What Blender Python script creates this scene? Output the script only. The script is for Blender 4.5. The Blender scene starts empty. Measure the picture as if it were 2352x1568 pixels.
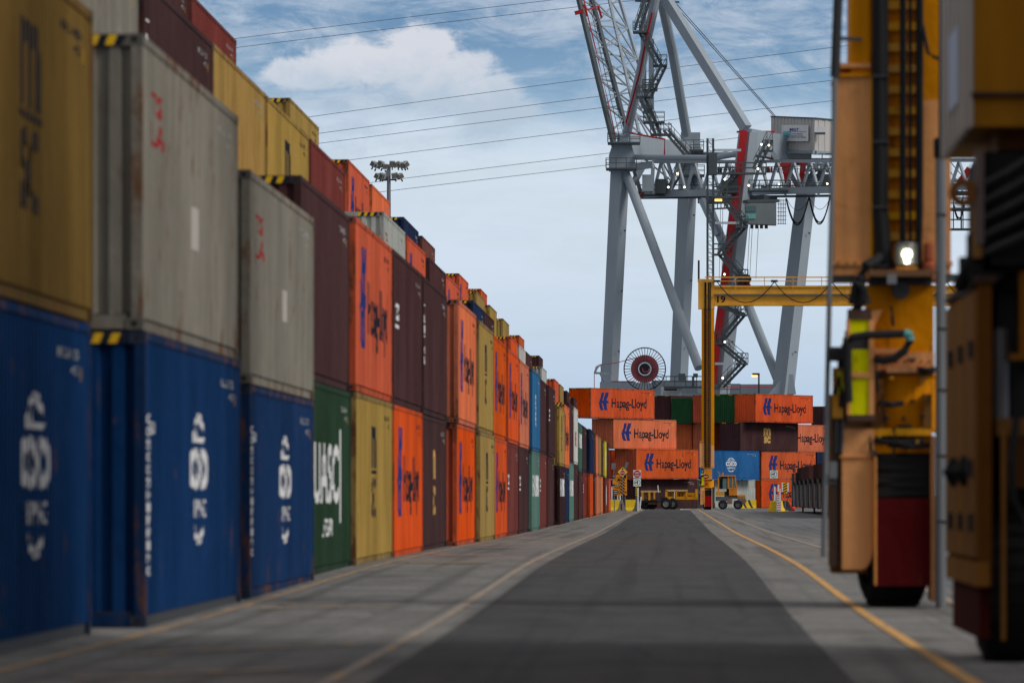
import bpy, bmesh, math, random
from mathutils import Vector, Matrix
random.seed(7)
F = 13067.0            # focal length in px of a 2352 px wide frame
CX, CY, EYE = 1552.0, 1137.0, 1.3
W, H_ = 2352.0, 1568.0
scene = bpy.context.scene
COL = scene.collection

# ------------------------------------------------------------------ camera
cam_d = bpy.data.cameras.new('camera'); cam = bpy.data.objects.new('camera', cam_d); COL.objects.link(cam)
cam.location = (0, 0, EYE); cam.rotation_euler = (math.radians(90), 0, 0)
cam_d.sensor_width = 36.0; cam_d.lens = F / W * 36.0
cam_d.shift_x = -(CX - W / 2) / W; cam_d.shift_y = (CY - H_ / 2) / W
cam_d.clip_start = 0.5; cam_d.clip_end = 20000
cam_d.dof.use_dof = True; cam_d.dof.focus_distance = 560; cam_d.dof.aperture_fstop = 3.3
scene.camera = cam
scene.view_settings.view_transform = 'Standard'; scene.view_settings.look = 'None'
scene.view_settings.exposure = -0.15; scene.view_settings.gamma = 1.0
scene.cycles.max_bounces = 5

# ------------------------------------------------------------------ nodes helper
def lin(c):
    return tuple(((v / 255) / 12.92 if v / 255 <= 0.04045 else ((v / 255 + 0.055) / 1.055) ** 2.4) for v in c)
class NT:
    def __init__(s, tree): s.t = tree; s.n = tree.nodes; s.l = tree.links
    def new(s, typ, **kw):
        n = s.n.new(typ)
        for k, v in kw.items(): setattr(n, k, v)
        return n
    def put(s, sock, v):
        if isinstance(v, bpy.types.NodeSocket): s.l.new(v, sock)
        elif isinstance(v, (tuple, list)) and len(v) == 3 and sock.type == 'RGBA': sock.default_value = (*v, 1)
        else: sock.default_value = v
    def math(s, op, a, b=0.0, c=0.0, clamp=False):
        n = s.new('ShaderNodeMath', operation=op); n.use_clamp = clamp
        s.put(n.inputs[0], a); s.put(n.inputs[1], b)
        if op in ('MULTIPLY_ADD', 'SMOOTH_MAX', 'SMOOTH_MIN', 'COMPARE'): s.put(n.inputs[2], c)
        return n.outputs[0]
    def mix(s, f, a, b, blend='MIX'):
        n = s.new('ShaderNodeMix', data_type='RGBA', blend_type=blend)
        s.put(n.inputs[0], f); s.put(n.inputs[6], a); s.put(n.inputs[7], b); return n.outputs[2]
    def noise(s, vec, scale=1.0, detail=3.0, rough=0.5, dist=0.0):
        n = s.new('ShaderNodeTexNoise'); s.put(n.inputs['Vector'], vec); s.put(n.inputs['Scale'], scale)
        n.inputs['Detail'].default_value = detail; n.inputs['Roughness'].default_value = rough
        n.inputs['Distortion'].default_value = dist; return n.outputs['Fac']
    def scale(s, vec, sc):
        n = s.new('ShaderNodeMapping'); s.put(n.inputs[0], vec); n.inputs[3].default_value = sc; return n.outputs[0]
    def ramp(s, f, a, b):
        n = s.new('ShaderNodeMapRange'); n.interpolation_type = 'SMOOTHSTEP'
        s.put(n.inputs[0], f); n.inputs[1].default_value = a; n.inputs[2].default_value = b; return n.outputs[0]
    def sep(s, v):
        n = s.new('ShaderNodeSeparateXYZ'); s.put(n.inputs[0], v); return n.outputs
    def comb(s, x, y, z):
        n = s.new('ShaderNodeCombineXYZ'); s.put(n.inputs[0], x); s.put(n.inputs[1], y); s.put(n.inputs[2], z); return n.outputs[0]

# ------------------------------------------------------------------ sun and sky
SUN_EL, SUN_AZ = math.radians(38), math.radians(112)      # azimuth clockwise from +Y
sd = bpy.data.lights.new('sun', 'SUN'); sun = bpy.data.objects.new('sun', sd); COL.objects.link(sun)
sd.energy = 2.0; sd.angle = math.radians(22); sd.color = (1.0, 0.95, 0.88)
dirv = Vector((math.sin(SUN_AZ) * math.cos(SUN_EL), math.cos(SUN_AZ) * math.cos(SUN_EL), math.sin(SUN_EL)))
sun.rotation_euler = dirv.to_track_quat('Z', 'Y').to_euler()

world = bpy.data.worlds.new('World'); scene.world = world; world.use_nodes = True
wt = world.node_tree; wt.nodes.clear(); N = NT(wt)
tc = N.new('ShaderNodeTexCoord').outputs['Generated']
sx, sy, sz = N.sep(tc)
yy = N.math('MAXIMUM', N.math('ABSOLUTE', sy), 0.06)
U = N.math('DIVIDE', sx, yy); V = N.math('DIVIDE', sz, yy)
# angular coordinates in units of 0.01 rad-ish, cloud features live in this sky direction space
PX = N.math('MULTIPLY_ADD', U, F / 100, CX / 100)
PY = N.math('MULTIPLY_ADD', V, -F / 100, CY / 100)
vec = N.comb(PX, PY, sy)
n_big = N.noise(N.scale(vec, (0.22, 0.62, 0.6)), 1.0, 6, 0.58, 0.4)
n_wisp = N.noise(N.scale(vec, (0.13, 0.9, 0.6)), 1.0, 5, 0.6, 0.8)
n_fine = N.noise(N.scale(vec, (0.9, 1.3, 0.6)), 1.0, 7, 0.62, 0.3)
blue_top = lin((108, 146, 184)); blue_lo = lin((150, 184, 212)); pale = lin((213, 227, 243))
grad = N.ramp(PY, 3.6, 0.2)                     # 1 at the frame's top, 0 lower
base = N.mix(grad, blue_lo, blue_top)
low = N.ramp(N.math('MULTIPLY_ADD', N.math('SUBTRACT', n_big, 0.5), 3.4, PY), 1.5, 3.3)
c0 = N.mix(low, base, N.mix(N.ramp(n_wisp, 0.40, 0.70), pale, lin((210, 225, 236))))
n_mid = N.noise(N.scale(vec, (0.42, 1.05, 0.6)), 1.0, 9, 0.68, 0.9)
w1 = N.math('MULTIPLY', N.ramp(N.math('MULTIPLY_ADD', n_mid, 0.6, N.math('MULTIPLY', n_wisp, 0.5)), 0.46, 0.66), N.math('MULTIPLY_ADD', N.ramp(PY, 2.0, 4.5), -0.72, 0.82))
c1 = N.mix(w1, c0, N.mix(N.ramp(n_fine, 0.4, 0.6), lin((172, 190, 211)), lin((196, 208, 224))))
def ell(cx, cy, rx, ry):
    a = N.math('MULTIPLY', N.math('SUBTRACT', PX, cx), 1 / rx); b = N.math('MULTIPLY', N.math('SUBTRACT', PY, cy), 1 / ry)
    d = N.math('SQRT', N.math('ADD', N.math('MULTIPLY', a, a), N.math('MULTIPLY', b, b)))
    return N.math('SUBTRACT', 1.0, d)
fld = None
for e in ((9.6, 1.05, 1.3, 0.62), (8.7, 1.45, 2.1, 0.62), (10.2, 1.75, 1.7, 0.8), (11.2, 2.15, 1.1, 0.65), (7.0, 1.7, 1.5, 0.5), (11.5, 2.6, 1.2, 0.5)):
    v_ = ell(*e); fld = v_ if fld is None else N.math('MAXIMUM', fld, v_)
fld = N.math('ADD', fld, N.math('MULTIPLY', N.math('SUBTRACT', n_fine, 0.5), 1.3))
fld = N.math('ADD', fld, N.math('MULTIPLY', N.math('SUBTRACT', n_mid, 0.5), 0.9))
cm = N.ramp(fld, 0.0, 0.42)
shade = N.ramp(N.math('MULTIPLY_ADD', N.math('SUBTRACT', n_fine, 0.5), 2.0, PY), 1.2, 2.6)
ccol = N.mix(shade, lin((220, 223, 232)), lin((184, 201, 219)))
c2 = N.mix(N.math('MULTIPLY', cm, 0.93), c1, ccol)
# horizon haze: slightly deeper blue close to the ground as in the photograph
c3 = N.mix(N.ramp(PY, 5.5, 10.5), c2, lin((184, 207, 232)))
# above about ten degrees the sky is a broken, nearly neutral overcast
c3 = N.mix(N.ramp(sz, 0.10, 0.30), c3, N.mix(N.ramp(n_fine, 0.4, 0.65), (0.43, 0.435, 0.45), (0.57, 0.555, 0.54)))
sky = N.new('ShaderNodeTexSky', sky_type='NISHITA'); sky.sun_disc = False
sky.sun_elevation = SUN_EL; sky.sun_rotation = SUN_AZ; sky.air_density = 1.0; sky.dust_density = 1.5
bg1 = N.new('ShaderNodeBackground'); N.put(bg1.inputs[0], sky.outputs[0]); bg1.inputs[1].default_value = 0.10
bg2 = N.new('ShaderNodeBackground'); N.put(bg2.inputs[0], c3); bg2.inputs[1].default_value = 1.1
mx = N.new('ShaderNodeMixShader'); mx.inputs[0].default_value = 0.95
wt.links.new(bg1.outputs[0], mx.inputs[1]); wt.links.new(bg2.outputs[0], mx.inputs[2])
wo = N.new('ShaderNodeOutputWorld'); wt.links.new(mx.outputs[0], wo.inputs[0])

# ------------------------------------------------------------------ materials
MATS = {}
def mat(name, col, rough=0.6, metal=0.0, var=0.18, scale=1.0, rust=0.0, emit=0.0, spec=0.3, streak=True, alpha=None):
    if name in MATS: return MATS[name]
    m = bpy.data.materials.new(name); m.use_nodes = True; m.node_tree.nodes.clear(); n = NT(m.node_tree)
    b = n.new('ShaderNodeBsdfPrincipled'); o = n.new('ShaderNodeOutputMaterial'); n.l.new(b.outputs[0], o.inputs[0])
    pos = n.new('ShaderNodeNewGeometry').outputs['Position']
    c = (*col,) 
    out = None
    if var > 0:
        f1 = n.noise(n.scale(pos, (0.5 * scale, 0.5 * scale, 0.25 * scale)), 1.0, 4, 0.6)
        f2 = n.noise(n.scale(pos, (5.0 * scale, 5.0 * scale, (0.5 if streak else 5.0) * scale)), 1.0, 3, 0.6)
        f = n.math('ADD', n.math('MULTIPLY', f1, 0.6), n.math('MULTIPLY', f2, 0.4))
        f = n.ramp(f, 0.32, 0.68)
        lo = tuple(v * (1 - var) for v in c); hi = tuple(min(1, v * (1 + var) + 0.02 * var) for v in c)
        out = n.mix(f, lo, hi)
        if rust > 0:
            r1 = n.noise(n.scale(pos, (2.2, 2.2, 0.9)), 1.0, 6, 0.7)
            rm = n.math('MULTIPLY', n.ramp(r1, 0.66 - 0.17 * rust, 0.74 - 0.1 * rust), min(1.0, rust + 0.25))
            out = n.mix(rm, out, (0.13, 0.055, 0.025))
            # chalky faded patches, vertical grime streaks, per-object tone
            fd = n.noise(n.scale(pos, (0.35, 0.35, 0.5)), 1.0, 3, 0.55)
            out = n.mix(n.math('MULTIPLY', n.ramp(fd, 0.48, 0.72), 0.20), out, tuple(min(1, v * 1.3 + 0.012) for v in c))
            st = n.noise(n.scale(pos, (7, 7, 0.18)), 1.0, 5, 0.7)
            out = n.mix(n.math('MULTIPLY', n.ramp(st, 0.55, 0.75), 0.45), out, tuple(v * 0.42 + 0.01 for v in c))
            oi = n.new('ShaderNodeObjectInfo').outputs['Random']
            hs = n.new('ShaderNodeHueSaturation'); n.put(hs.inputs['Value'], n.math('MULTIPLY_ADD', oi, 0.26, 0.86)); n.put(hs.inputs['Saturation'], n.math('MULTIPLY_ADD', oi, 0.12, 0.96)); n.put(hs.inputs['Color'], out); out = hs.outputs[0]
            bp = n.new('ShaderNodeBump'); bp.inputs['Strength'].default_value = 0.7; bp.inputs['Distance'].default_value = 0.08
            n.put(bp.inputs['Height'], n.noise(pos, 1.1, 4, 0.6)); n.l.new(bp.outputs[0], b.inputs['Normal'])
        n.put(b.inputs['Roughness'], n.math('MULTIPLY_ADD', f2, 0.25, rough - 0.12))
    else:
        b.inputs['Roughness'].default_value = rough
    n.put(b.inputs['Base Color'], out if out is not None else c)
    b.inputs['Metallic'].default_value = metal
    b.inputs['Specular IOR Level'].default_value = spec
    if emit: 
        n.put(b.inputs['Emission Color'], c); b.inputs['Emission Strength'].default_value = emit
    if alpha is not None: b.inputs['Alpha'].default_value = alpha
    MATS[name] = m; return m

PAINT = {
 'orange':   ((0.62, 0.105, 0.042), 0.35), 'orange_faded': ((0.66, 0.18, 0.09), 0.2), 'orange_rusty': ((0.56, 0.105, 0.035), 0.4),
 'orange_deep': ((0.58, 0.09, 0.03), 0.3), 'maroon': ((0.064, 0.028, 0.029), 0.15), 'maroon_red': ((0.17, 0.040, 0.034), 0.2), 'maroon_dark': ((0.042, 0.017, 0.018), 0.1),
 'brown': ((0.15, 0.055, 0.045), 0.25), 'ochre': ((0.34, 0.225, 0.068), 0.3), 'ochre_dark': ((0.15, 0.092, 0.026), 0.4),
 'blue': ((0.004, 0.031, 0.108), 0.3), 'blue_bright': ((0.015, 0.12, 0.33), 0.1), 'blue_light': ((0.03, 0.14, 0.30), 0.2), 'navy': ((0.014, 0.026, 0.07), 0.1),
 'green': ((0.020, 0.050, 0.026), 0.15), 'green_bright': ((0.02, 0.10, 0.035), 0.1), 'teal': ((0.10, 0.20, 0.17), 0.15), 'teal_dark': ((0.05, 0.13, 0.10), 0.15),
 'grey': ((0.225, 0.208, 0.172), 0.5), 'white': ((0.55, 0.53, 0.50), 0.15), 'yellow': ((0.62, 0.50, 0.03), 0.15), 'light_grey': ((0.42, 0.44, 0.41), 0.2)}
def paint(k): return mat('paint_' + k, PAINT[k][0], 0.85, 0, 0.22, 1.0, PAINT[k][1] * 1.1, spec=0.06)
M_black = mat('black_rubber', (0.012, 0.012, 0.013), 0.8, var=0.2)
M_dark = mat('dark_metal', (0.03, 0.03, 0.032), 0.6)
M_rustdark = mat('rusty_casting', (0.06, 0.032, 0.022), 0.8, rust=0.4)
M_white = mat('white_paint', (0.72, 0.72, 0.72), 0.9, var=0.1, spec=0.05)
M_ink = mat('black_ink', (0.018, 0.02, 0.03), 0.9, var=0.1, spec=0.05)
M_blueink = mat('blue_ink', (0.022, 0.04, 0.17), 0.9, var=0.1, spec=0.05)
M_redink = mat('red_ink', (0.33, 0.025, 0.03), 0.9, var=0.1, spec=0.05)
M_gold = mat('gold_ink', (0.55, 0.33, 0.10), 0.9, var=0.1, spec=0.05)
M_hazy = mat('hazard_yellow', (0.75, 0.45, 0.02), 0.9, var=0.1, spec=0.05)
M_crane = mat('crane_grey', (0.31, 0.36, 0.41), 0.5, var=0.07, scale=0.3)
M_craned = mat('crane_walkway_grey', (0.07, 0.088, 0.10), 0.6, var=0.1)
M_cranered = mat('crane_red', (0.42, 0.012, 0.015), 0.5, var=0.1)
M_gold_rtg = mat('crane_yellow', (0.66, 0.31, 0.045), 0.5, var=0.12, rust=0.1)
M_peach = mat('crane_faded_yellow', (0.60, 0.27, 0.10), 0.6, var=0.1, rust=0.1)
M_amber = mat('crane_amber', (0.58, 0.24, 0.02), 0.5, var=0.12, rust=0.1)
M_lime = mat('lime_yellow', (0.62, 0.60, 0.01), 0.5, var=0.08)
M_redpanel = mat('red_panel', (0.26, 0.004, 0.008), 0.35, var=0.15)
M_steel = mat('galvanised_steel', (0.20, 0.21, 0.22), 0.5, 0.5, var=0.1)
M_glass = mat('tinted_glass', (0.03, 0.10, 0.10), 0.12, var=0, spec=0.8)
M_concrete_b = mat('barrier_concrete', (0.24, 0.20, 0.16), 0.9, var=0.25, streak=False)

# ------------------------------------------------------------------ mesh builder
def g(Y):
    """ground height: a gentle swell about 100 m away"""
    if Y < 55 or Y > 215: return 0.0
    t = (Y - 55) / 45 if Y < 100 else (215 - Y) / 115
    t = max(0, min(1, t)); return 0.13 * t * t * (3 - 2 * t)
def P(px, py, Y): return Vector(((px - CX) * Y / F, Y, EYE + (CY - py) * Y / F))
class MB:
    def __init__(s): s.v = []; s.f = []; s.m = []; s.mats = []
    def mi(s, m):
        if m not in s.mats: s.mats.append(m)
        return s.mats.index(m)
    def face(s, pts, m):
        b = len(s.v); s.v += [tuple(p) for p in pts]; s.f.append(tuple(range(b, b + len(pts)))); s.m.append(s.mi(m))
    def box(s, x0, x1, y0, y1, z0, z1, m):
        b = len(s.v); s.v += [(x, y, z) for z in (z0, z1) for y in (y0, y1) for x in (x0, x1)]
        for q in ((0, 2, 3, 1), (4, 5, 7, 6), (0, 1, 5, 4), (2, 6, 7, 3), (0, 4, 6, 2), (1, 3, 7, 5)):
            s.f.append(tuple(b + i for i in q)); s.m.append(s.mi(m))
        return s
    def beam(s, p, q, w, h, m, w2=None, h2=None, up=(0, 0, 1)):
        p, q = Vector(p), Vector(q); d = (q - p)
        if d.length < 1e-6: return s
        d.normalize(); u = Vector(up)
        if abs(d.dot(u)) > 0.98: u = Vector((0, 1, 0))
        a = d.cross(u).normalized(); c = a.cross(d).normalized()
        b = len(s.v)
        for o, ww, hh in ((p, w, h), (q, w2 or w, h2 or h)):
            for (i, j) in ((-1, -1), (1, -1), (1, 1), (-1, 1)): s.v.append(tuple(o + a * (i * ww / 2) + c * (j * hh / 2)))
        for q_ in ((3, 2, 1, 0), (4, 5, 6, 7), (0, 1, 5, 4), (1, 2, 6, 5), (2, 3, 7, 6), (3, 0, 4, 7)):
            s.f.append(tuple(b + i for i in q_)); s.m.append(s.mi(m))
        return s
    def tube(s, pts, r, m, n=8, r2=None):
        pts = [Vector(p) for p in pts]; b = len(s.v); K = len(pts)
        for i, p in enumerate(pts):
            d = (pts[min(i + 1, K - 1)] - pts[max(i - 1, 0)]).normalized()
            u = Vector((0, 0, 1)) if abs(d.z) < 0.9 else Vector((0, 1, 0))
            a = d.cross(u).normalized(); c = a.cross(d).normalized()
            rr = r if r2 is None else r + (r2 - r) * i / (K - 1)
            for k in range(n):
                t = 2 * math.pi * k / n; s.v.append(tuple(p + a * (rr * math.cos(t)) + c * (rr * math.sin(t))))
        for i in range(K - 1):
            for k in range(n):
                s.f.append((b + i * n + k, b + (i + 1) * n + k, b + (i + 1) * n + (k + 1) % n, b + i * n + (k + 1) % n)); s.m.append(s.mi(m))
        s.f.append(tuple(b + k for k in range(n))); s.m.append(s.mi(m))
        s.f.append(tuple(b + (K - 1) * n + n - 1 - k for k in range(n))); s.m.append(s.mi(m))
        return s
    def lathe(s, c, axis, prof, m, n=28):
        """prof: list of (offset along axis, radius)"""
        c = Vector(c); d = Vector(axis).normalized(); u = Vector((0, 0, 1)) if abs(d.z) < 0.9 else Vector((0, 1, 0))
        a = d.cross(u).normalized(); e = a.cross(d).normalized(); b = len(s.v)
        for (o, r) in prof:
            for k in range(n):
                t = 2 * math.pi * k / n; s.v.append(tuple(c + d * o + a * (r * math.cos(t)) + e * (r * math.sin(t))))
        for i in range(len(prof) - 1):
            for k in range(n):
                s.f.append((b + i * n + k, b + (i + 1) * n + k, b + (i + 1) * n + (k + 1) % n, b + i * n + (k + 1) % n)); s.m.append(s.mi(m))
        return s
    def prism(s, poly, y0, y1, m):
        """poly in x,z extruded along y"""
        n = len(poly); b = len(s.v)
        s.v += [(x, y0, z) for x, z in poly] + [(x, y1, z) for x, z in poly]
        s.f.append(tuple(b + i for i in range(n))); s.m.append(s.mi(m))
        s.f.append(tuple(b + n + n - 1 - i for i in range(n))); s.m.append(s.mi(m))
        for i in range(n):
            j = (i + 1) % n; s.f.append((b + i, b + n + i, b + n + j, b + j)); s.m.append(s.mi(m))
        return s
    def data(s, name, bevel=0):
        me = bpy.data.meshes.new(name); me.from_pydata(s.v, [], s.f)
        for m in s.mats: me.materials.append(m)
        me.polygons.foreach_set('material_index', s.m)
        bm = bmesh.new(); bm.from_mesh(me); bmesh.ops.recalc_face_normals(bm, faces=bm.faces)
        if bevel:
            bmesh.ops.remove_doubles(bm, verts=bm.verts, dist=1e-5)
            bmesh.ops.bevel(bm, geom=[e for e in bm.edges if len(e.link_faces) == 2 and e.calc_face_angle(0) > 0.7], offset=bevel, segments=2, affect='EDGES', clamp_overlap=True)
        bm.to_mesh(me); bm.free(); me.update(); return me
    def pieces(s):
        par = list(range(len(s.v)))
        def find(i):
            while par[i] != i: par[i] = par[par[i]]; i = par[i]
            return i
        for f in s.f:
            a = find(f[0])
            for i in f[1:]: par[find(i)] = a
        isl = {}
        for i, v in enumerate(s.v): isl.setdefault(find(i), []).append(v)
        ks = list(isl); lo = {k: [min(v[a] for v in isl[k]) for a in range(3)] for k in ks}; hi = {k: [max(v[a] for v in isl[k]) for a in range(3)] for k in ks}
        if len(ks) > 700 or len(ks) < 2: return None
        sz = {k: max(hi[k][a] - lo[k][a] for a in range(3)) for k in ks}; p2 = {k: k for k in ks}
        def f2(i):
            while p2[i] != i: i = p2[i]
            return i
        for i, a in enumerate(ks):
            for b in ks[i + 1:]:
                gp = math.sqrt(sum(max(0.0, lo[a][t] - hi[b][t], lo[b][t] - hi[a][t]) ** 2 for t in range(3)))
                if gp <= max(0.02, 0.5 * max(sz[a], sz[b])) * 0.98: p2[f2(a)] = f2(b)
        roots = {f2(k) for k in ks}
        if len(roots) < 2: return None
        out = {r: MB() for r in roots}; mp = {}
        for f, mi in zip(s.f, s.m):
            r = f2(find(f[0])); m = out[r]
            idx = []
            for i in f:
                if i not in mp: mp[i] = len(m.v); m.v.append(s.v[i])
                idx.append(mp[i])
            m.f.append(tuple(idx)); m.m.append(m.mi(s.mats[mi]))
        return list(out.values())
    def build(s, name, parent=None, loc=None, rotz=0.0, bevel=0):
        if parent is not None and loc is None:
            ps = s.pieces()
            if ps:
                os_ = [p._build(name, parent, None, 0, bevel) for p in ps]
                return Multi(os_)
        return s._build(name, parent, loc, rotz, bevel)
    def _build(s, name, parent=None, loc=None, rotz=0.0, bevel=0):
        o = bpy.data.objects.new(name, s.data(name, bevel)); COL.objects.link(o)
        if loc is not None: o.location = loc
        if rotz: o.rotation_euler = (0, 0, rotz)
        if parent is not None: o.parent = parent.__dict__['os'][0] if isinstance(parent, Multi) else parent
        return o
class Multi:
    """several pieces of one kind of part, moved together; the first one parents further sub-parts"""
    def __init__(s, os_): s.__dict__['os'] = os_
    def __getattr__(s, k): return getattr(s.__dict__['os'][0], k)
    def __setattr__(s, k, v):
        for o in s.__dict__['os']: setattr(o, k, v)
def tag(o, label=None, cat=None, group=None, kind=None):
    if label: o['label'] = label
    if cat: o['category'] = cat
    if group: o['group'] = group
    if kind: o['kind'] = kind
    return o
def thing(name, label, cat, loc=(0, 0, 0), rotz=0, group=None):
    o = bpy.data.objects.new(name, None); COL.objects.link(o); o.location = loc; o.rotation_euler = (0, 0, rotz)
    o.empty_display_size = 0.3
    return tag(o, label, cat, group)
def inst(me, name, parent):
    o = bpy.data.objects.new(name, me); COL.objects.link(o); o.parent = parent; return o

# ------------------------------------------------------------------ text
TXT = {}
def text_poly(s, bold=0.022):
    """flat triangulated text normalised to a unit box: list of triangles in (u,v)"""
    if (s, bold) in TXT: return TXT[(s, bold)]
    cu = bpy.data.curves.new('t', 'FONT'); cu.body = s; cu.size = 1; cu.resolution_u = 3; cu.offset = bold
    ob = bpy.data.objects.new('t', cu); COL.objects.link(ob)
    bpy.context.view_layer.update()
    me = bpy.data.meshes.new_from_object(ob.evaluated_get(bpy.context.evaluated_depsgraph_get()))
    xs = [v.co.x for v in me.vertices]; ys = [v.co.y for v in me.vertices]
    x0, x1, y0, y1 = min(xs), max(xs), min(ys), max(ys)
    polys = [[((me.vertices[i].co.x - x0) / (x1 - x0), (me.vertices[i].co.y - y0) / (y1 - y0)) for i in p.vertices] for p in me.polygons]
    bpy.data.objects.remove(ob); bpy.data.curves.remove(cu); bpy.data.meshes.remove(me)
    TXT[(s, bold)] = (polys, (x1 - x0) / (y1 - y0)); return TXT[(s, bold)]
def T(s, u0, v0, w, h, bold=0.022): return [[(u0 + a * w, v0 + b * h) for a, b in p] for p in text_poly(s, bold)[0]]
def ring(cu, cv, ru, rv, t, n=24, a0=0, a1=360, rvt=None):
    out = []
    k = max(2, int(n * (a1 - a0) / 360))
    for i in range(k):
        A = math.radians(a0 + (a1 - a0) * i / k); B = math.radians(a0 + (a1 - a0) * (i + 1) / k)
        out.append([(cu + ru * math.cos(A), cv + rv * math.sin(A)), (cu + ru * math.cos(B), cv + rv * math.sin(B)),
                    (cu + (ru - t) * math.cos(B), cv + (rv - t) * math.sin(B)), (cu + (ru - t) * math.cos(A), cv + (rv - t) * math.sin(A))])
    return out
def disc(cu, cv, ru, rv, n=24): return [[(cu + ru * math.cos(2 * math.pi * i / n), cv + rv * math.sin(2 * math.pi * i / n)) for i in range(n)]]
def rect(u0, v0, u1, v1): return [[(u0, v0), (u1, v0), (u1, v1), (u0, v1)]]

# ------------------------------------------------------------------ container
L_, WD = 12.192, 2.438
CP = 0.278; U0 = 0.20; NC = int((L_ - 0.4) / CP); SX = -0.014; DEP = 0.036
def corr_breaks():
    out = []
    u = U0
    for i in range(NC):
        out += [(u, 0.0), (u + 0.072, 0.0), (u + 0.140, -DEP), (u + 0.210, -DEP)]; u += CP
    out.append((u, 0.0)); return out
BR = corr_breaks(); BR[-1] = (L_ - 0.16, 0.0)
BU = [b[0] for b in BR]
import bisect as _bs
def cdepth(u):
    if u <= BU[0] or u >= BU[-1]: return 0.0
    i = _bs.bisect_right(BU, u) - 1; a, b = BR[i], BR[i + 1]
    t = (u - a[0]) / (b[0] - a[0]); return a[1] + (b[1] - a[1]) * t
M_idink = mat('faded_print', (0.30, 0.30, 0.29), 0.7, var=0.2)
def on_side(layers, name):
    """layers: list of (polys in (u,z), material); drapes them on the corrugated +x side"""
    bm = bmesh.new(); mats = []
    for polys, m in layers:
        if m not in mats: mats.append(m)
        for p in polys:
            try:
                f = bm.faces.new([bm.verts.new((0, a, b)) for a, b in p]); f.material_index = mats.index(m)
            except ValueError: pass
    us = [v.co.y for v in bm.verts]; lo, hi = min(us), max(us)
    for u in BU:
        if lo < u < hi:
            bmesh.ops.bisect_plane(bm, geom=bm.verts[:] + bm.edges[:] + bm.faces[:], dist=1e-5, plane_co=(0, u, 0), plane_no=(0, 1, 0))
    for v in bm.verts: v.co.x = SX + cdepth(v.co.y) + 0.004
    me = bpy.data.meshes.new(name); 
    bmesh.ops.recalc_face_normals(bm, faces=bm.faces)
    for f in bm.faces:
        if f.normal.x < 0: f.normal_flip()
    bm.to_mesh(me); bm.free()
    mb = MB(); mb.v = [tuple(v.co) for v in me.vertices]; mb.mats = mats
    mb.f = [tuple(p.vertices) for p in me.polygons]; mb.m = [p.material_index for p in me.polygons]
    ps = mb.pieces() or [mb]; bpy.data.meshes.remove(me); out = []
    for p in ps:
        q = bpy.data.meshes.new(name); q.from_pydata(p.v, [], p.f)
        for m in p.mats: q.materials.append(m)
        q.polygons.foreach_set('material_index', p.m); q.update(); out.append(q)
    return out
PARTS = {}
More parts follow.
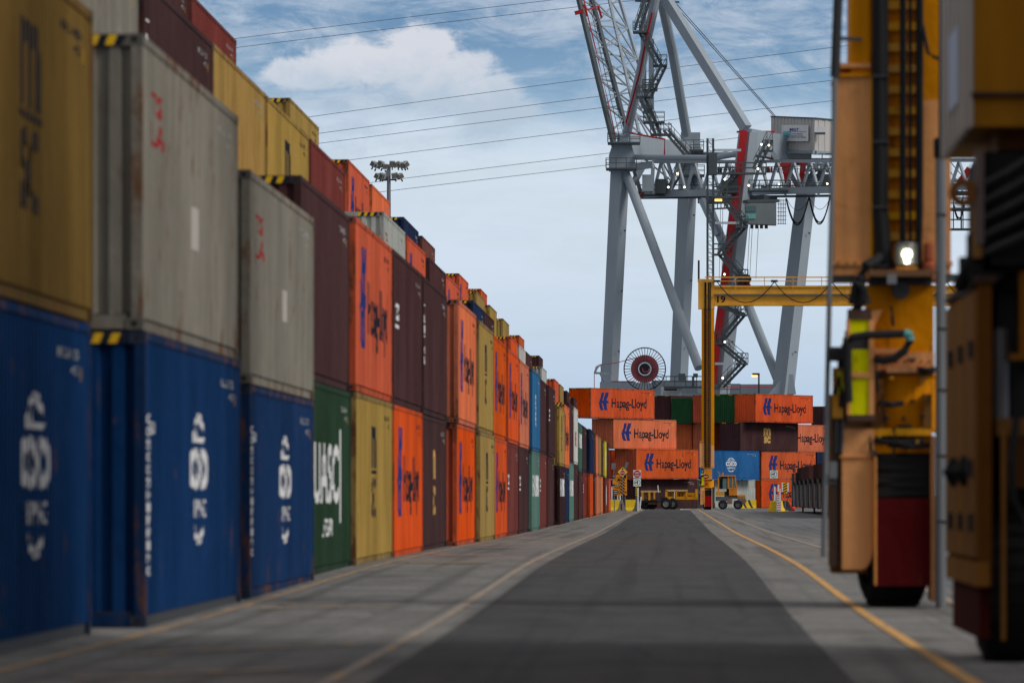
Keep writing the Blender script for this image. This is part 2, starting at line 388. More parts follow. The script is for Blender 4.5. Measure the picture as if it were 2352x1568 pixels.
def container_parts(key, Hh):
    k = (key, Hh)
    if k in PARTS: return PARTS[k]
    m = paint(key); d = {}; side_m = m; m = mat('frame_' + key, tuple(v * 0.85 for v in PAINT[key][0]), 0.85, 0, 0.2, 1.0, min(1, PAINT[key][1] * 2.8 + 0.2), spec=0.06)
    # frame: posts, rails, headers, floor
    b = MB(); pw = 0.16
    for y0, y1 in ((0.0, pw), (L_ - pw, L_)):
        for x0, x1 in ((-0.11, -0.004), (-WD + 0.004, -WD + 0.11)): b.box(x0, x1, y0 + 0.004, y1 - 0.004, 0.118, Hh - 0.118, m)
    for x0, x1 in ((-0.075, -0.006), (-WD + 0.006, -WD + 0.075)):
        b.box(x0, x1, 0.178, L_ - 0.178, Hh - 0.085, Hh - 0.003, m)
        b.box(x0 - 0.03 if x0 > -1 else x0 + 0.03, x1 - 0.03 if x0 > -1 else x1 + 0.03, 0.178, L_ - 0.178, 0.006, 0.16, M_dark if Hh > 2.8 and key in ('blue',) else m)  # tall blue boxes: shadow along the bottom put into the rail colour
    for y0, y1 in ((0.01, 0.07), (L_ - 0.07, L_ - 0.01)):
        b.box(-WD + 0.162, -0.162, y0, y1, Hh - 0.12, Hh - 0.003, m); b.box(-WD + 0.162, -0.162, y0, y1, 0.006, 0.14, m)
    for i in range(14): b.box(-WD + 0.12, -0.12, 0.5 + i * 0.83, 0.58 + i * 0.83, 0.03, 0.13, M_dark)
    b.box(-WD + 0.09, -0.09, 0.03, L_ - 0.03, 0.135, 0.155, M_dark)
    d['frame'] = b.data('frame')
    m = side_m
    def side(x, sgn):
        b = MB(); z0, z1 = 0.12, Hh - 0.086
        for (a, c) in zip(BR[:-1], BR[1:]):
            b.face([(x + sgn * a[1], a[0], z0), (x + sgn * c[1], c[0], z0), (x + sgn * c[1], c[0], z1), (x + sgn * a[1], a[0], z1)], m)
        b.face([(x, 0.157, z0), (x, BU[0], z0), (x, BU[0], z1), (x, 0.157, z1)], m)
        # thickness along the lower lip
        b.face([(x, 0.157, z0), (x - sgn * 0.05, 0.157, z0), (x - sgn * 0.05, L_ - 0.16, z0), (x, L_ - 0.16, z0)], m)
        return b.data('side_panel')
    d['side_r'] = side(SX, 1); d['side_l'] = side(-WD - SX, -1)
    def end(y, sgn):
        b = MB(); z0, z1 = 0.12, Hh - 0.115; xs = []; x = -WD + 0.11
        while x < -0.12 - 0.2:
            xs += [(x, 0), (x + 0.11, 0), (x + 0.128, 0.045), (x + 0.232, 0.045)]; x += 0.25
        xs.append((-0.105, 0))
        for a, c in zip(xs[:-1], xs[1:]):
            b.face([(a[0], y + sgn * a[1], z0), (c[0], y + sgn * c[1], z0), (c[0], y + sgn * c[1], z1), (a[0], y + sgn * a[1], z1)], m)
        return b.data('end_panel')
    d['end_n'] = end(0.03, 1); d['end_f'] = end(L_ - 0.03, -1)
    b = MB()
    for i in range(20):
        y0 = 0.09 + i * 0.6; b.box(-WD + 0.08, -0.08, y0, y0 + 0.42, Hh - 0.03, Hh - 0.018, m)
    b.box(-WD + 0.077, -0.077, 0.072, L_ - 0.072, Hh - 0.045, Hh - 0.034, m)
    d['roof'] = b.data('roof_panel')
    b = MB(); cm = mat('casting_' + key, tuple(v * 0.45 + 0.012 for v in PAINT[key][0]), 0.8, rust=0.5)
    b.box(-0.162, 0, 0, 0.178, 0, 0.118, cm)
    b.face([(0.002, 0.05, 0.03), (0.002, 0.128, 0.03), (0.002, 0.128, 0.085), (0.002, 0.05, 0.085)], M_black)
    b.face([(-0.115, -0.002, 0.03), (-0.05, -0.002, 0.03), (-0.05, -0.002, 0.085), (-0.115, -0.002, 0.085)], M_black)
    d['cast'] = b.data('corner_casting')
    # hazard stripes on the near header, one set at each corner
    d['haz'] = []
    for side_ in (0, 1):
        b = MB()
        for k2 in range(6):
            u0 = -0.20 - k2 * 0.085 if side_ == 0 else -WD + 0.20 + k2 * 0.085 + 0.085
            mm = M_hazy if k2 % 2 else M_ink
            b.face([(u0, 0.006, Hh - 0.115), (u0 - 0.085, 0.006, Hh - 0.115), (u0 - 0.045, 0.006, Hh - 0.015), (u0 + 0.04, 0.006, Hh - 0.015)], mm)
        d['haz'].append(b.data('hazard_stripes'))
    PARTS[k] = d; return d

def hapag_mark(u, z, w, h):
    q = lambda pts: [(u + a * w, z + b * h) for a, b in pts]
    return [q([(0.30, 1), (0.56, 1), (0.36, 0.54), (0.10, 0.54)]), q([(0.66, 1), (1.0, 1), (0.76, 0.54), (0.44, 0.54)]),
            q([(0.10, 0.54), (0.92, 0.54), (1.0, 0.40), (0.0, 0.40)]),
            q([(0.0, 0.40), (0.28, 0.40), (0.48, 0.0), (0.18, 0.0)]), q([(0.40, 0.40), (0.76, 0.40), (0.86, 0.0), (0.58, 0.0)])]
def globe(cu, cz, ru, rv):
    o = []
    o += ring(cu, cz, ru, rv, 0.07, 28, 38, 142) + ring(cu, cz, ru, rv, 0.07, 28, 228, 312)
    o += ring(cu, cz, ru * 0.55, rv * 0.98, 0.07, 28, 40, 140) + ring(cu, cz, ru * 0.55, rv * 0.98, 0.07, 28, 232, 308)
    o += rect(cu - ru * 0.72, cz + rv * 0.55, cu + ru * 0.72, cz + rv * 0.63)
    return o
IDN = ['MEDU 482193 5', 'HLXU 835120 4', 'CSNU 614077 0', 'TCLU 501926 8', 'UACU 527713 2', 'TGHU 946350 1', 'CBHU 880164 3', 'TRLU 749015 7']
def markings(style, Hh, idn=0):
    dz = Hh - 2.59; Ls = []
    light = M_white
    c = min(dz, 0.15)
    if style == 'hapag':
        Ls = [(hapag_mark(1.55, 0.62 + c, 1.95, 1.72), M_blueink), (T('Hapag-Lloyd', 4.0, 0.62 + c, 6.7, 1.18), M_ink)]; light = M_ink
    elif style == 'msc_black':
        Ls = [(T('m', 5.1, 1.50 + c, 1.5, 0.75, .03) + rect(5.0, 1.40 + c, 6.7, 1.46 + c) + T('SC', 5.15, 0.62 + c, 1.4, 0.72, .03), M_ink)]; light = M_ink
    elif style == 'msc_gold':
        Ls = [(T('m', 4.9, 1.50 + c, 1.5, 0.72, .05) + rect(4.8, 1.40 + c, 6.5, 1.46 + c) + T('sc', 4.95, 0.66 + c, 1.4, 0.70, .05), M_gold)]
    elif style == 'cosco':
        Ls = [(globe(6.4, 1.32 + c, 0.95, 0.72) + T('COSCO', 5.35, 1.20 + c, 2.15, 0.46, .05) + T('SHIPPING', 5.55, 0.90 + c, 1.75, 0.2), M_white),
              (T('CSNU', 0.55, 1.9, 0.5, 0.12) , M_white)]
        Ls.append(([[(0.50 + 0.12, 0)] * 3][:0], M_white))
        for i, ch in enumerate('COSCOSHIPPING'): Ls.append((T(ch, 0.42, 2.0 - i * 0.125, 0.16, 0.095), M_white))
    elif style == 'uasc':
        Ls = [(T('UASC', 2.7, 1.06, 6.2, 0.94, .02) + rect(9.2, 0.75, 9.45, 2.25), M_white), (T('UNITED ARAB', 4.8, 0.55, 2.4, 0.28), M_white)]
    elif style == 'china':
        Ls = [(T('CHINA', 1.8, 1.25, 3.8, 0.8) + T('SHIPPING', 6.2, 1.25, 4.6, 0.8), M_white)]
    elif style == 'red_two_line':
        Ls = [(T('TS', 1.1, Hh - 0.72, 1.2, 0.24) + T('LA', 1.1, Hh - 1.02, 1.5, 0.24), M_redink), (rect(6.0, Hh * 0.36, 6.7, Hh * 0.52), mat('pale_patch', (.42, .39, .36), .8))]
    elif style == 'vertical_white':
        Ls = []
        for i, ch in enumerate('TRITON'): Ls.append((T(ch, 0.45, Hh - 0.75 - i * 0.22, 0.42, 0.17), M_white))
    elif style == 'wide_vertical':
        for i, ch in enumerate('HANJIN'): Ls.append((T(ch, 5.0, Hh - 1.0 - i * 0.20, 0.9, 0.16), M_white))
    elif style == 'white_disc':
        Ls = [(disc(8.0, Hh / 2, 1.6, 0.75), M_white), (T('Z', 7.3, Hh / 2 - 0.25, 1.3, 0.5), M_blueink)]
    elif style == 'red_word':
        Ls = [(T('ONE', 3.5, 0.9, 4.5, 0.8), M_redink)]
    elif style == 'side_white':
        Ls = [(T('tex', 1.0, 1.6, 1.3, 0.4) + rect(1.0, 1.45, 2.2, 1.52), M_white)]
    elif style == 'gold_tall':
        Ls = [(T('m', 5.2, 1.55, 1.2, 0.65) + T('sc', 5.2, 0.75, 1.2, 0.65), M_gold)]
    main = [l for l in Ls if l[0]]; Ls = []
    Ls.append((T(IDN[idn % 8], 9.6, Hh - 0.36, 1.7, 0.09) + T('45G1' if Hh > 2.8 else '42G1', 10.7, Hh - 0.50, 0.5, 0.08), light if light is M_ink else M_idink))
    Ls.append((rect(11.35, Hh - 0.55, 11.5, Hh - 0.42), M_hazy))
    return (on_side(main, 'emblem') if main else None, on_side(Ls, 'lettering'))
MARK = {}
CONT_N = [0]
def container(key, style, Hh, X, Y, Z, label, group, phi=0.0, cast=True, lett=True, shift=0.0):
    i = CONT_N[0]; CONT_N[0] += 1
    d = container_parts(key, Hh)
    r = thing('shipping_container', label, 'container', (X, Y, Z), -phi, group)
    inst(d['frame'], 'frame', r); inst(d['side_r'], 'side_panel', r); inst(d['side_l'], 'side_panel', r)
    inst(d['end_n'], 'end_panel', r); inst(d['end_f'], 'end_panel', r); inst(d['roof'], 'roof_panel', r)
    if Hh > 2.8:
        for q in d['haz']: inst(q, 'hazard_stripes', r)
    for (sx_, x) in ((1, 0), (-1, -WD)):
        for (sy_, y) in ((1, 0), (-1, L_)):
            for z, sz_ in ((0, 1), (Hh, -1)):
                o = inst(d['cast'], 'corner_casting', r); o.location = (x, y, z); o.scale = (sx_, sy_, sz_)
    if lett:
        mk = (style, Hh, i % 4)
        if mk not in MARK: MARK[mk] = markings(style, Hh, i % 4 * 2 + (i // 4) % 2)
        for q in MARK[mk][1]: inst(q, 'lettering', r)
        for q in MARK[mk][0] or (): inst(q, 'emblem', r).location = (0, shift, 0)
    return r

COLNAME = {'orange': 'orange', 'orange_faded': 'faded pale orange', 'orange_rusty': 'rust-streaked orange', 'orange_deep': 'deep orange', 'maroon': 'dull maroon',
 'maroon_red': 'reddish maroon', 'maroon_dark': 'dark maroon', 'brown': 'brown', 'ochre': 'ochre', 'ochre_dark': 'dark ochre', 'blue': 'dark blue', 'blue_bright': 'bright blue',
 'blue_light': 'light blue', 'navy': 'navy', 'green': 'dark green', 'green_bright': 'green', 'teal': 'pale teal', 'teal_dark': 'grey-green', 'grey': 'pale grey', 'white': 'white', 'yellow': 'yellow', 'light_grey': 'light grey'}
STN = {'hapag': 'blue and black lettering', 'msc_black': 'black stacked letters', 'msc_gold': 'gold stacked letters', 'cosco': 'white globe emblem', 'uasc': 'big white letters',
 'china': 'big white letters', 'red_two_line': 'small red lettering', 'vertical_white': 'white vertical letters', 'wide_vertical': 'white vertical letters', 'white_disc': 'white disc', 'red_word': 'red word',
 'side_white': 'small white mark', 'gold_tall': 'gold letters', 'plain': 'tiny markings'}
ORD = ['zeroth', 'first', 'second', 'third', 'fourth', 'fifth', 'sixth', 'seventh', 'eighth', 'ninth', 'tenth', 'eleventh', 'twelfth', 'thirteenth', 'fourteenth', 'fifteenth', 'sixteenth',
 'seventeenth', 'eighteenth', 'nineteenth', 'twentieth', 'twenty-first', 'twenty-second', 'twenty-third', 'twenty-fourth', 'twenty-fifth', 'twenty-sixth', 'twenty-seventh', 'twenty-eighth', 'twenty-ninth', 'thirtieth']
HC, ST = 2.896, 2.591
# front row: (Y near edge, X face, tier1 (key, style, H), tier2 (...))
FRONT = [
 (41.0, -5.45, ('blue', 'cosco', HC), ('ochre_dark', 'msc_black', HC)),
 (55.7, -5.19, ('blue', 'cosco', HC), ('grey', 'red_two_line', HC)),
 (69.2, -5.14, ('blue', 'cosco', ST), ('grey', 'red_two_line', ST)),
 (82.2, -5.38, ('green', 'uasc', HC), ('maroon', 'plain', HC)),
 (94.7, -5.33, ('ochre', 'msc_black', HC), ('orange', 'hapag', HC)),
 (107.3, -5.34, ('orange', 'hapag', HC), ('maroon', 'side_white', HC)),
 (120.0, -5.30, ('maroon', 'gold_tall', HC), ('maroon', 'vertical_white', HC)),
 (133.8, -5.12, ('orange', 'hapag', HC), ('orange_faded', 'hapag', HC)),
 (148.4, -5.10, ('ochre', 'msc_black', HC), ('ochre', 'msc_black', HC)),
 (161.8, -5.16, ('orange', 'hapag', HC), ('orange_rusty', 'hapag', HC)),
 (175.3, -5.18, ('maroon_red', 'side_white', HC), ('orange', 'hapag', HC)),
 (188.9, -5.18, ('maroon', 'side_white', HC), ('orange_faded', 'hapag', HC)),
 (203.0, -5.15, ('teal', 'china', HC), ('blue_light', 'wide_vertical', HC)),
 (217.5, -5.2, ('maroon_red', 'side_white', HC), ('maroon', 'plain', HC)),
 (232.5, -5.2, ('maroon', 'plain', HC), ('maroon', 'side_white', HC)),
 (249.0, -5.1, ('maroon_dark', 'china', ST), ('ochre', 'msc_black', ST)),
 (262.5, -5.15, ('navy', 'plain', ST), ('orange_faded', 'hapag', HC)),
 (276.0, -5.15, ('teal', 'china', HC), ('maroon', 'plain', HC)),
 (289.5, -5.2, ('maroon', 'plain', HC), ('white', 'red_word', HC)),
 (304.0, -5.15, ('maroon', 'plain', ST), ('teal_dark', 'china', ST)),
 (318.0, -5.15, ('maroon_red', 'side_white', ST), ('maroon', 'plain', ST)),
 (334.0, -5.0, ('orange_deep', 'plain', ST), ('navy', 'plain', ST)),
 (350.0, -5.1, ('maroon_dark', 'plain', ST), ('maroon', 'plain', ST)),
 (365.0, -5.1, ('orange_faded', 'plain', ST), ('orange_faded', 'plain', ST)),
 (379.0, -5.15, ('ochre', 'plain', ST), ('ochre', 'plain', ST)),
 (393.0, -5.15, ('orange_faded', 'plain', ST), ('maroon', 'plain', ST)),
 (407.0, -5.05, ('maroon_red', 'white_disc', ST), ('yellow', 'white_disc', ST)),
 (420.5, -5.1, ('maroon_red', 'plain', ST), ('maroon', 'plain', ST)),
 (434.0, -5.1, ('orange', 'plain', ST), None)]
for n_, (y, x, t1, t2) in enumerate(FRONT):
    z = g(y + 6)
    for tier, t in ((0, t1), (1, t2)):
        if not t: continue
        lab = '%s container, %s, %s from camera, %s tier, left front row' % (COLNAME[t[0]], STN[t[1]], ORD[n_ + 1], ('ground', 'upper')[tier])
        container(t[0], t[1], t[2], x + (random.uniform(-0.035, 0.035)), y + random.uniform(-.05, .05), z + (0 if tier == 0 else t1[2] + 0.02), lab,
                  'containers stacked along the left of the road', shift=(1.3 if n_ == 0 else 0.0))
for i, (y, k1, k2) in enumerate(((28.0, 'maroon', 'orange'), (15.0, 'ochre', 'blue'), (2.0, 'orange', 'maroon'))):  # unseen boxes added beside the camera; they block sky and darken the foreground
    for tier, k in ((0, k1), (1, k2)):
        container(k, 'plain', HC, -5.4, y, tier * 2.916, '%s container added out of view beside the camera, %s tier, %s back from the picture edge' % (COLNAME[k], ('ground', 'upper')[tier], ORD[i + 1]), 'containers stacked along the left of the road', lett=False)
for i, (y, ks) in enumerate(((30.6, ('maroon', 'blue', 'orange', 'ochre')), (17.8, ('blue', 'maroon', 'maroon', 'green')), (5.0, ('orange', 'orange', 'blue', 'maroon')), (-7.8, ('maroon', 'ochre', 'orange', 'orange')))):  # unseen stacks added to shade the near ground and left wall
    for tier, k in enumerate(ks):
        container(k, 'plain', HC, 7.9, y, tier * 2.916, '%s shade container added out of view right of the camera, tier %s, %s block' % (COLNAME[k], ('one', 'two', 'three', 'four')[tier], ORD[i + 1]), 'unseen containers added to shade the foreground', lett=False)
# second row (three tiers) and third row (four tiers): (Y near, key, style)
R2 = [(69.8, 'grey', 'plain'), (82.9, 'maroon', 'vertical_white'), (95.3, 'ochre', 'plain'), (107.9, 'ochre', 'msc_black'), (120.8, 'maroon_red', 'side_white'),
      (150.8, 'light_grey', 'red_two_line'), (164.0, 'orange', 'hapag'), (179.0, 'maroon', 'side_white'), (192.0, 'orange', 'hapag'), (217.5, 'navy', 'china'),
      (230.5, 'maroon', 'plain'), (267.0, 'orange', 'plain'), (281.5, 'white', 'plain'), (294.5, 'maroon', 'plain'), (329.0, 'light_grey', 'plain'),
      (364.0, 'orange', 'plain'), (381.0, 'ochre', 'plain'), (405.0, 'maroon', 'plain'), (433.0, 'maroon', 'plain')]
for i, (y, k, st) in enumerate(R2):
    container(k, st, HC, -7.74, y, g(y + 6) + 2 * (HC + 0.03), '%s container, %s from camera among those just above the left front row' % (COLNAME[k], ORD[i + 1]),
              'third-tier containers of the second row on the left')
R3 = [(107.2, 'maroon', 'plain'), (120.2, 'maroon_red', 'side_white'), (150.8, 'ochre', 'msc_black'), (177.7, 'orange', 'hapag'), (191.5, 'orange_faded', 'plain'), (214.0, 'navy', 'plain'),
      (229.5, 'brown', 'plain'), (268.4, 'orange', 'hapag'), (292.0, 'ochre', 'plain'), (312.9, 'ochre', 'plain'), (337.0, 'ochre', 'plain'), (372.0, 'orange_rusty', 'plain'), (426.0, 'maroon', 'plain')]
for i, (y, k, st) in enumerate(R3):
    container(k, st, HC, -10.22, y, g(y + 6) + 3 * (HC + 0.06), '%s container, %s from camera in the topmost tier on the left' % (COLNAME[k], ORD[i + 1]),
              'fourth-tier containers of the third row on the left')
container('orange_rusty', 'plain', HC, -12.7, 371, 4 * (HC + 0.02) + 0.2, 'rusty orange container topping the pile behind the ochre ones on the left', 'container')

# far cross stack. zx = zoom px of the vertical edge between end and side; Y of that corner
PHI = math.radians(30)
def farc(zx, tier, Y, k, st, H=HC, note='', grp='containers in the cross stack at the end of the road'):
    px = (zx / 2.138 + 2250) / 1.7413
    return container(k, st, H, (px - CX) * Y / F, Y, tier * (HC + 0.01), note, grp, PHI)
FA = [
 (240, 3, 546, 'orange', 'hapag', HC, 'bright orange lettered container topping the left end of the cross stack'),
 (925, 3, 588, 'maroon', 'plain', HC, 'maroon container end in top tier beside the green one, cross stack'),
 (1105, 3, 586, 'green_bright', 'plain', ST, 'green container end in top tier, left of the yellow gantry leg'),
 (1290, 3, 584, 'orange', 'plain', HC, 'orange container end in top tier behind the yellow gantry leg'),
 (1470, 3, 582, 'green_bright', 'plain', HC, 'green container end in top tier, right of the yellow gantry leg'),
 (1650, 3, 578, 'orange', 'hapag', HC, 'bright orange lettered container at the right of the top tier, cross stack'),
 (2290, 3, 640, 'maroon', 'plain', ST, 'maroon container at the far right of the top tier, cross stack'),
 (435, 2, 550, 'orange_faded', 'hapag', HC, 'pale orange lettered container in third tier, left half of cross stack'),
 (1105, 2, 588, 'orange_faded', 'plain', HC, 'pale orange container end in third tier below the green one'),
 (1290, 2, 586, 'orange_faded', 'plain', HC, 'pale orange container end in third tier partly behind the gantry leg'),
 (1415, 2, 596, 'orange', 'plain', HC, 'orange container end in third tier right behind the gantry leg'),
 (1520, 2, 578, 'maroon', 'msc_gold', HC, 'maroon container with gold stacked letters in third tier, cross stack'),
 (1850, 2, 592, 'orange_faded', 'hapag', HC, 'pale orange lettered container in third tier, right end, partly hidden'),
 (420, 1, 562, 'orange', 'plain', HC, 'orange container sliver at the left end of second tier, cross stack'),
 (630, 1, 552, 'orange_rusty', 'hapag', HC, 'rust-streaked orange lettered container in second tier behind the stop sign'),
 (1175, 1, 570, 'blue_bright', 'cosco', HC, 'bright blue container with white globe emblem above the yard truck'),
 (1700, 1, 582, 'orange_rusty', 'hapag', HC, 'rusty orange lettered container in second tier, right part of cross stack'),
 (2178, 1, 592, 'navy', 'plain', HC, 'navy container in second tier, right end of the cross stack'),
 (560, 0, 566, 'blue_bright', 'plain', HC, 'blue container end on the ground behind the orange work sign'),
 (620, 0, 554, 'maroon', 'plain', HC, 'maroon container on the ground behind the yellow trailer'),
 (1300, 0, 575, 'light_grey', 'plain', HC, 'light grey container on the ground behind the yard truck'),
 (1700, 0, 582, 'orange_deep', 'hapag', HC, 'orange lettered container on the ground behind the right barriers'),
 (2200, 0, 592, 'maroon', 'plain', HC, 'maroon container on the ground at the right end of the cross stack')]
for a in FA: farc(a[0], a[1], a[2], a[3], a[4], a[5], a[6])
# yellow triangle stickers are part of the ends

# ------------------------------------------------------------------ ground
def ground_mat(name, c1_, c2_, sc, stain, rough=0.9, crack=False):
    m = bpy.data.materials.new(name); m.use_nodes = True; m.node_tree.nodes.clear(); n = NT(m.node_tree)
    b = n.new('ShaderNodeBsdfPrincipled'); o = n.new('ShaderNodeOutputMaterial'); n.l.new(b.outputs[0], o.inputs[0])
    pos = n.new('ShaderNodeNewGeometry').outputs['Position']
    f1 = n.noise(n.scale(pos, (0.9 * sc, 0.45 * sc, 1)), 1, 7, 0.68, 0.5)
    f2 = n.noise(n.scale(pos, (30, 8, 1)), 1, 3, 0.6)
    f3 = n.noise(n.scale(pos, (0.5, 0.22, 1)), 1, 6, 0.66, 1.5)
    col = n.mix(n.ramp(f1, 0.3, 0.7), c1_, c2_)
    col = n.mix(n.math('MULTIPLY', n.ramp(f3, 0.50, 0.68), stain), col, tuple(v * 0.35 for v in c1_))
    col = n.mix(n.math('MULTIPLY', n.ramp(n.noise(n.scale(pos, (14, 3, 1)), 1, 6, 0.8), 0.40, 0.66), 0.55), col, tuple(v * 0.6 for v in c1_))
    tk = n.noise(n.scale(pos, (3.2, 0.02, 1)), 1, 3, 0.5)
    col = n.mix(n.math('MULTIPLY', n.ramp(tk, 0.50, 0.66), stain * 0.9), col, tuple(v * 0.45 for v in c1_))
    vo = n.new('ShaderNodeTexVoronoi', feature='DISTANCE_TO_EDGE'); n.put(vo.inputs['Vector'], n.scale(pos, (0.33, 0.22, 1))); vo.inputs['Scale'].default_value = 1
    vd = n.math('MULTIPLY_ADD', n.noise(n.scale(pos, (3, 2, 1)), 1, 4, 0.6), 0.05, vo.outputs['Distance'])
    col = n.mix(n.math('MULTIPLY', n.ramp(vd, 0.034, 0.026), 0.55), col, tuple(v * 0.3 for v in c1_))
    if crack:
        sxp, syp, _ = n.sep(pos)
        j = n.math('ABSOLUTE', n.math('SUBTRACT', n.math('FRACT', n.math('MULTIPLY', syp, 1 / 6.1)), 0.5))
        col = n.mix(n.math('MULTIPLY', n.ramp(j, 0.006, 0.0), 0.6), col, (0.04, 0.04, 0.04))
    n.put(b.inputs['Base Color'], col); b.inputs['Roughness'].default_value = rough; b.inputs['Specular IOR Level'].default_value = 0.25
    bp = n.new('ShaderNodeBump'); bp.inputs['Strength'].default_value = 0.35; bp.inputs['Distance'].default_value = 0.02; n.put(bp.inputs['Height'], f2)
    n.l.new(bp.outputs[0], b.inputs['Normal']); return m
G_conc = ground_mat('worn_concrete', (0.165, 0.16, 0.15), (0.25, 0.24, 0.23), 1.0, 0.65, crack=True)
G_asph = ground_mat('dark_asphalt', (0.050, 0.050, 0.052), (0.076, 0.075, 0.074), 1.2, 0.5, 0.92)
G_yard = ground_mat('grey_asphalt', (0.13, 0.135, 0.14), (0.19, 0.19, 0.195), 0.8, 0.55)
def line_mat(nm='worn_yellow_line', a=0.44, b_=0.60, base=(0.22, 0.19, 0.16)):
    m = bpy.data.materials.new(nm); m.use_nodes = True; m.node_tree.nodes.clear(); n = NT(m.node_tree)
    b = n.new('ShaderNodeBsdfPrincipled'); o = n.new('ShaderNodeOutputMaterial'); n.l.new(b.outputs[0], o.inputs[0])
    pos = n.new('ShaderNodeNewGeometry').outputs['Position']
    f = n.noise(n.scale(pos, (7, 0.7, 1)), 1, 6, 0.75)
    n.put(b.inputs['Base Color'], n.mix(n.ramp(f, a, b_), (0.62, 0.32, 0.07), base))
    b.inputs['Roughness'].default_value = 0.85; return m
G_line = line_mat('yellow_line', 0.46, 0.72); G_line3 = line_mat('faded_yellow_line', 0.34, 0.58, (0.25, 0.21, 0.17)); G_line2 = line_mat('worn_yellow_line', 0.30, 0.52, (0.25, 0.225, 0.20))
YS = sorted(set([-60, 0, 15, 30] + list(range(40, 240, 4)) + list(range(240, 620, 12)) + [700, 900, 1500, 4000, 9000]))
def strip(xl, xr, z, m, name, y0=-60, y1=9000, jl=0, jr=0, fine=None, label=None):
    ys = [y for y in YS if y0 < y < y1] + [y0, y1]; 
    if fine: ys += [y0 + fine * i for i in range(int((min(y1, 620) - y0) / fine))]
    ys = sorted(set(ys)); b = MB()
    rows = [(xl(y) + random.uniform(-jl, jl), xr(y) + random.uniform(-jr, jr), y) for y in ys]
    for p, q in zip(rows[:-1], rows[1:]):
        b.face([(p[0], p[2], g(p[2]) + z), (p[1], p[2], g(p[2]) + z), (q[1], q[2], g(q[2]) + z), (q[0], q[2], g(q[2]) + z)], m)
    return b.build(name)
K = lambda c: (lambda y: c)
o = strip(K(-3000), K(3000), 0.0, G_yard, 'yard_ground'); tag(o, kind='structure')
left_edge = lambda y: -2.12 - 0.62 * max(0, min(1, (y - 38) / 330))
right_edge = lambda y: 1.24
o = strip(K(-80), lambda y: left_edge(y) - 0.02 + 0.2, 0.004, G_conc, 'concrete_apron', y1=470); tag(o, kind='structure')
o = strip(lambda y: 0.8, lambda y: 3.9 + 0.4 * math.sin(y * 0.05), 0.004, G_conc, 'concrete_apron', y1=560, jr=0.1); tag(o, kind='structure')
o = strip(left_edge, right_edge, 0.008, G_asph, 'asphalt_road', y1=545, jl=0.006, jr=0.010, fine=0.6); tag(o, kind='structure')
b = MB()
def line(xa, G_line, w, y0, y1, z=0.012, step=4):
    y = y0
    while y < y1 - 1e-6:
        yn = min(y1, y + step); b.face([(xa(y), y, g(y) + z), (xa(y) + w, y, g(y) + z), (xa(yn) + w, yn, g(yn) + z), (xa(yn), yn, g(yn) + z)], G_line); y = yn
line(lambda y: left_edge(y) - 0.34, G_line2, 0.11, 20, 440); line(K(-5.02), G_line3, 0.09, 20, 440)
line(K(2.0), G_line, 0.11, 20, 545); line(K(3.22), G_line2, 0.12, 60, 540)
for (xa, ya, xb_, yb) in ((-4.25, 40.0, -2.85, 42.2), (-4.5, 46.2, -2.8, 49.1), (-4.7, 64.0, -3.15, 65.9), (-4.6, 66.2, -4.0, 66.6), (-4.6, 97.5, -3.2, 98.2), (-4.7, 127, -3.6, 127.6), (-4.7, 110, -3.4, 110.6), (-4.7, 160, -3.3, 161), (-4.7, 205, -3.3, 206)):
    b.face([(xa, ya, g(ya) + .012), (xb_, yb, g(yb) + .012), (xb_, yb + ya / 46 * .6, g(yb) + .012), (xa, ya + ya / 46 * .6, g(ya) + .012)], G_line2)
tag(b.build('road_markings'), kind='structure')

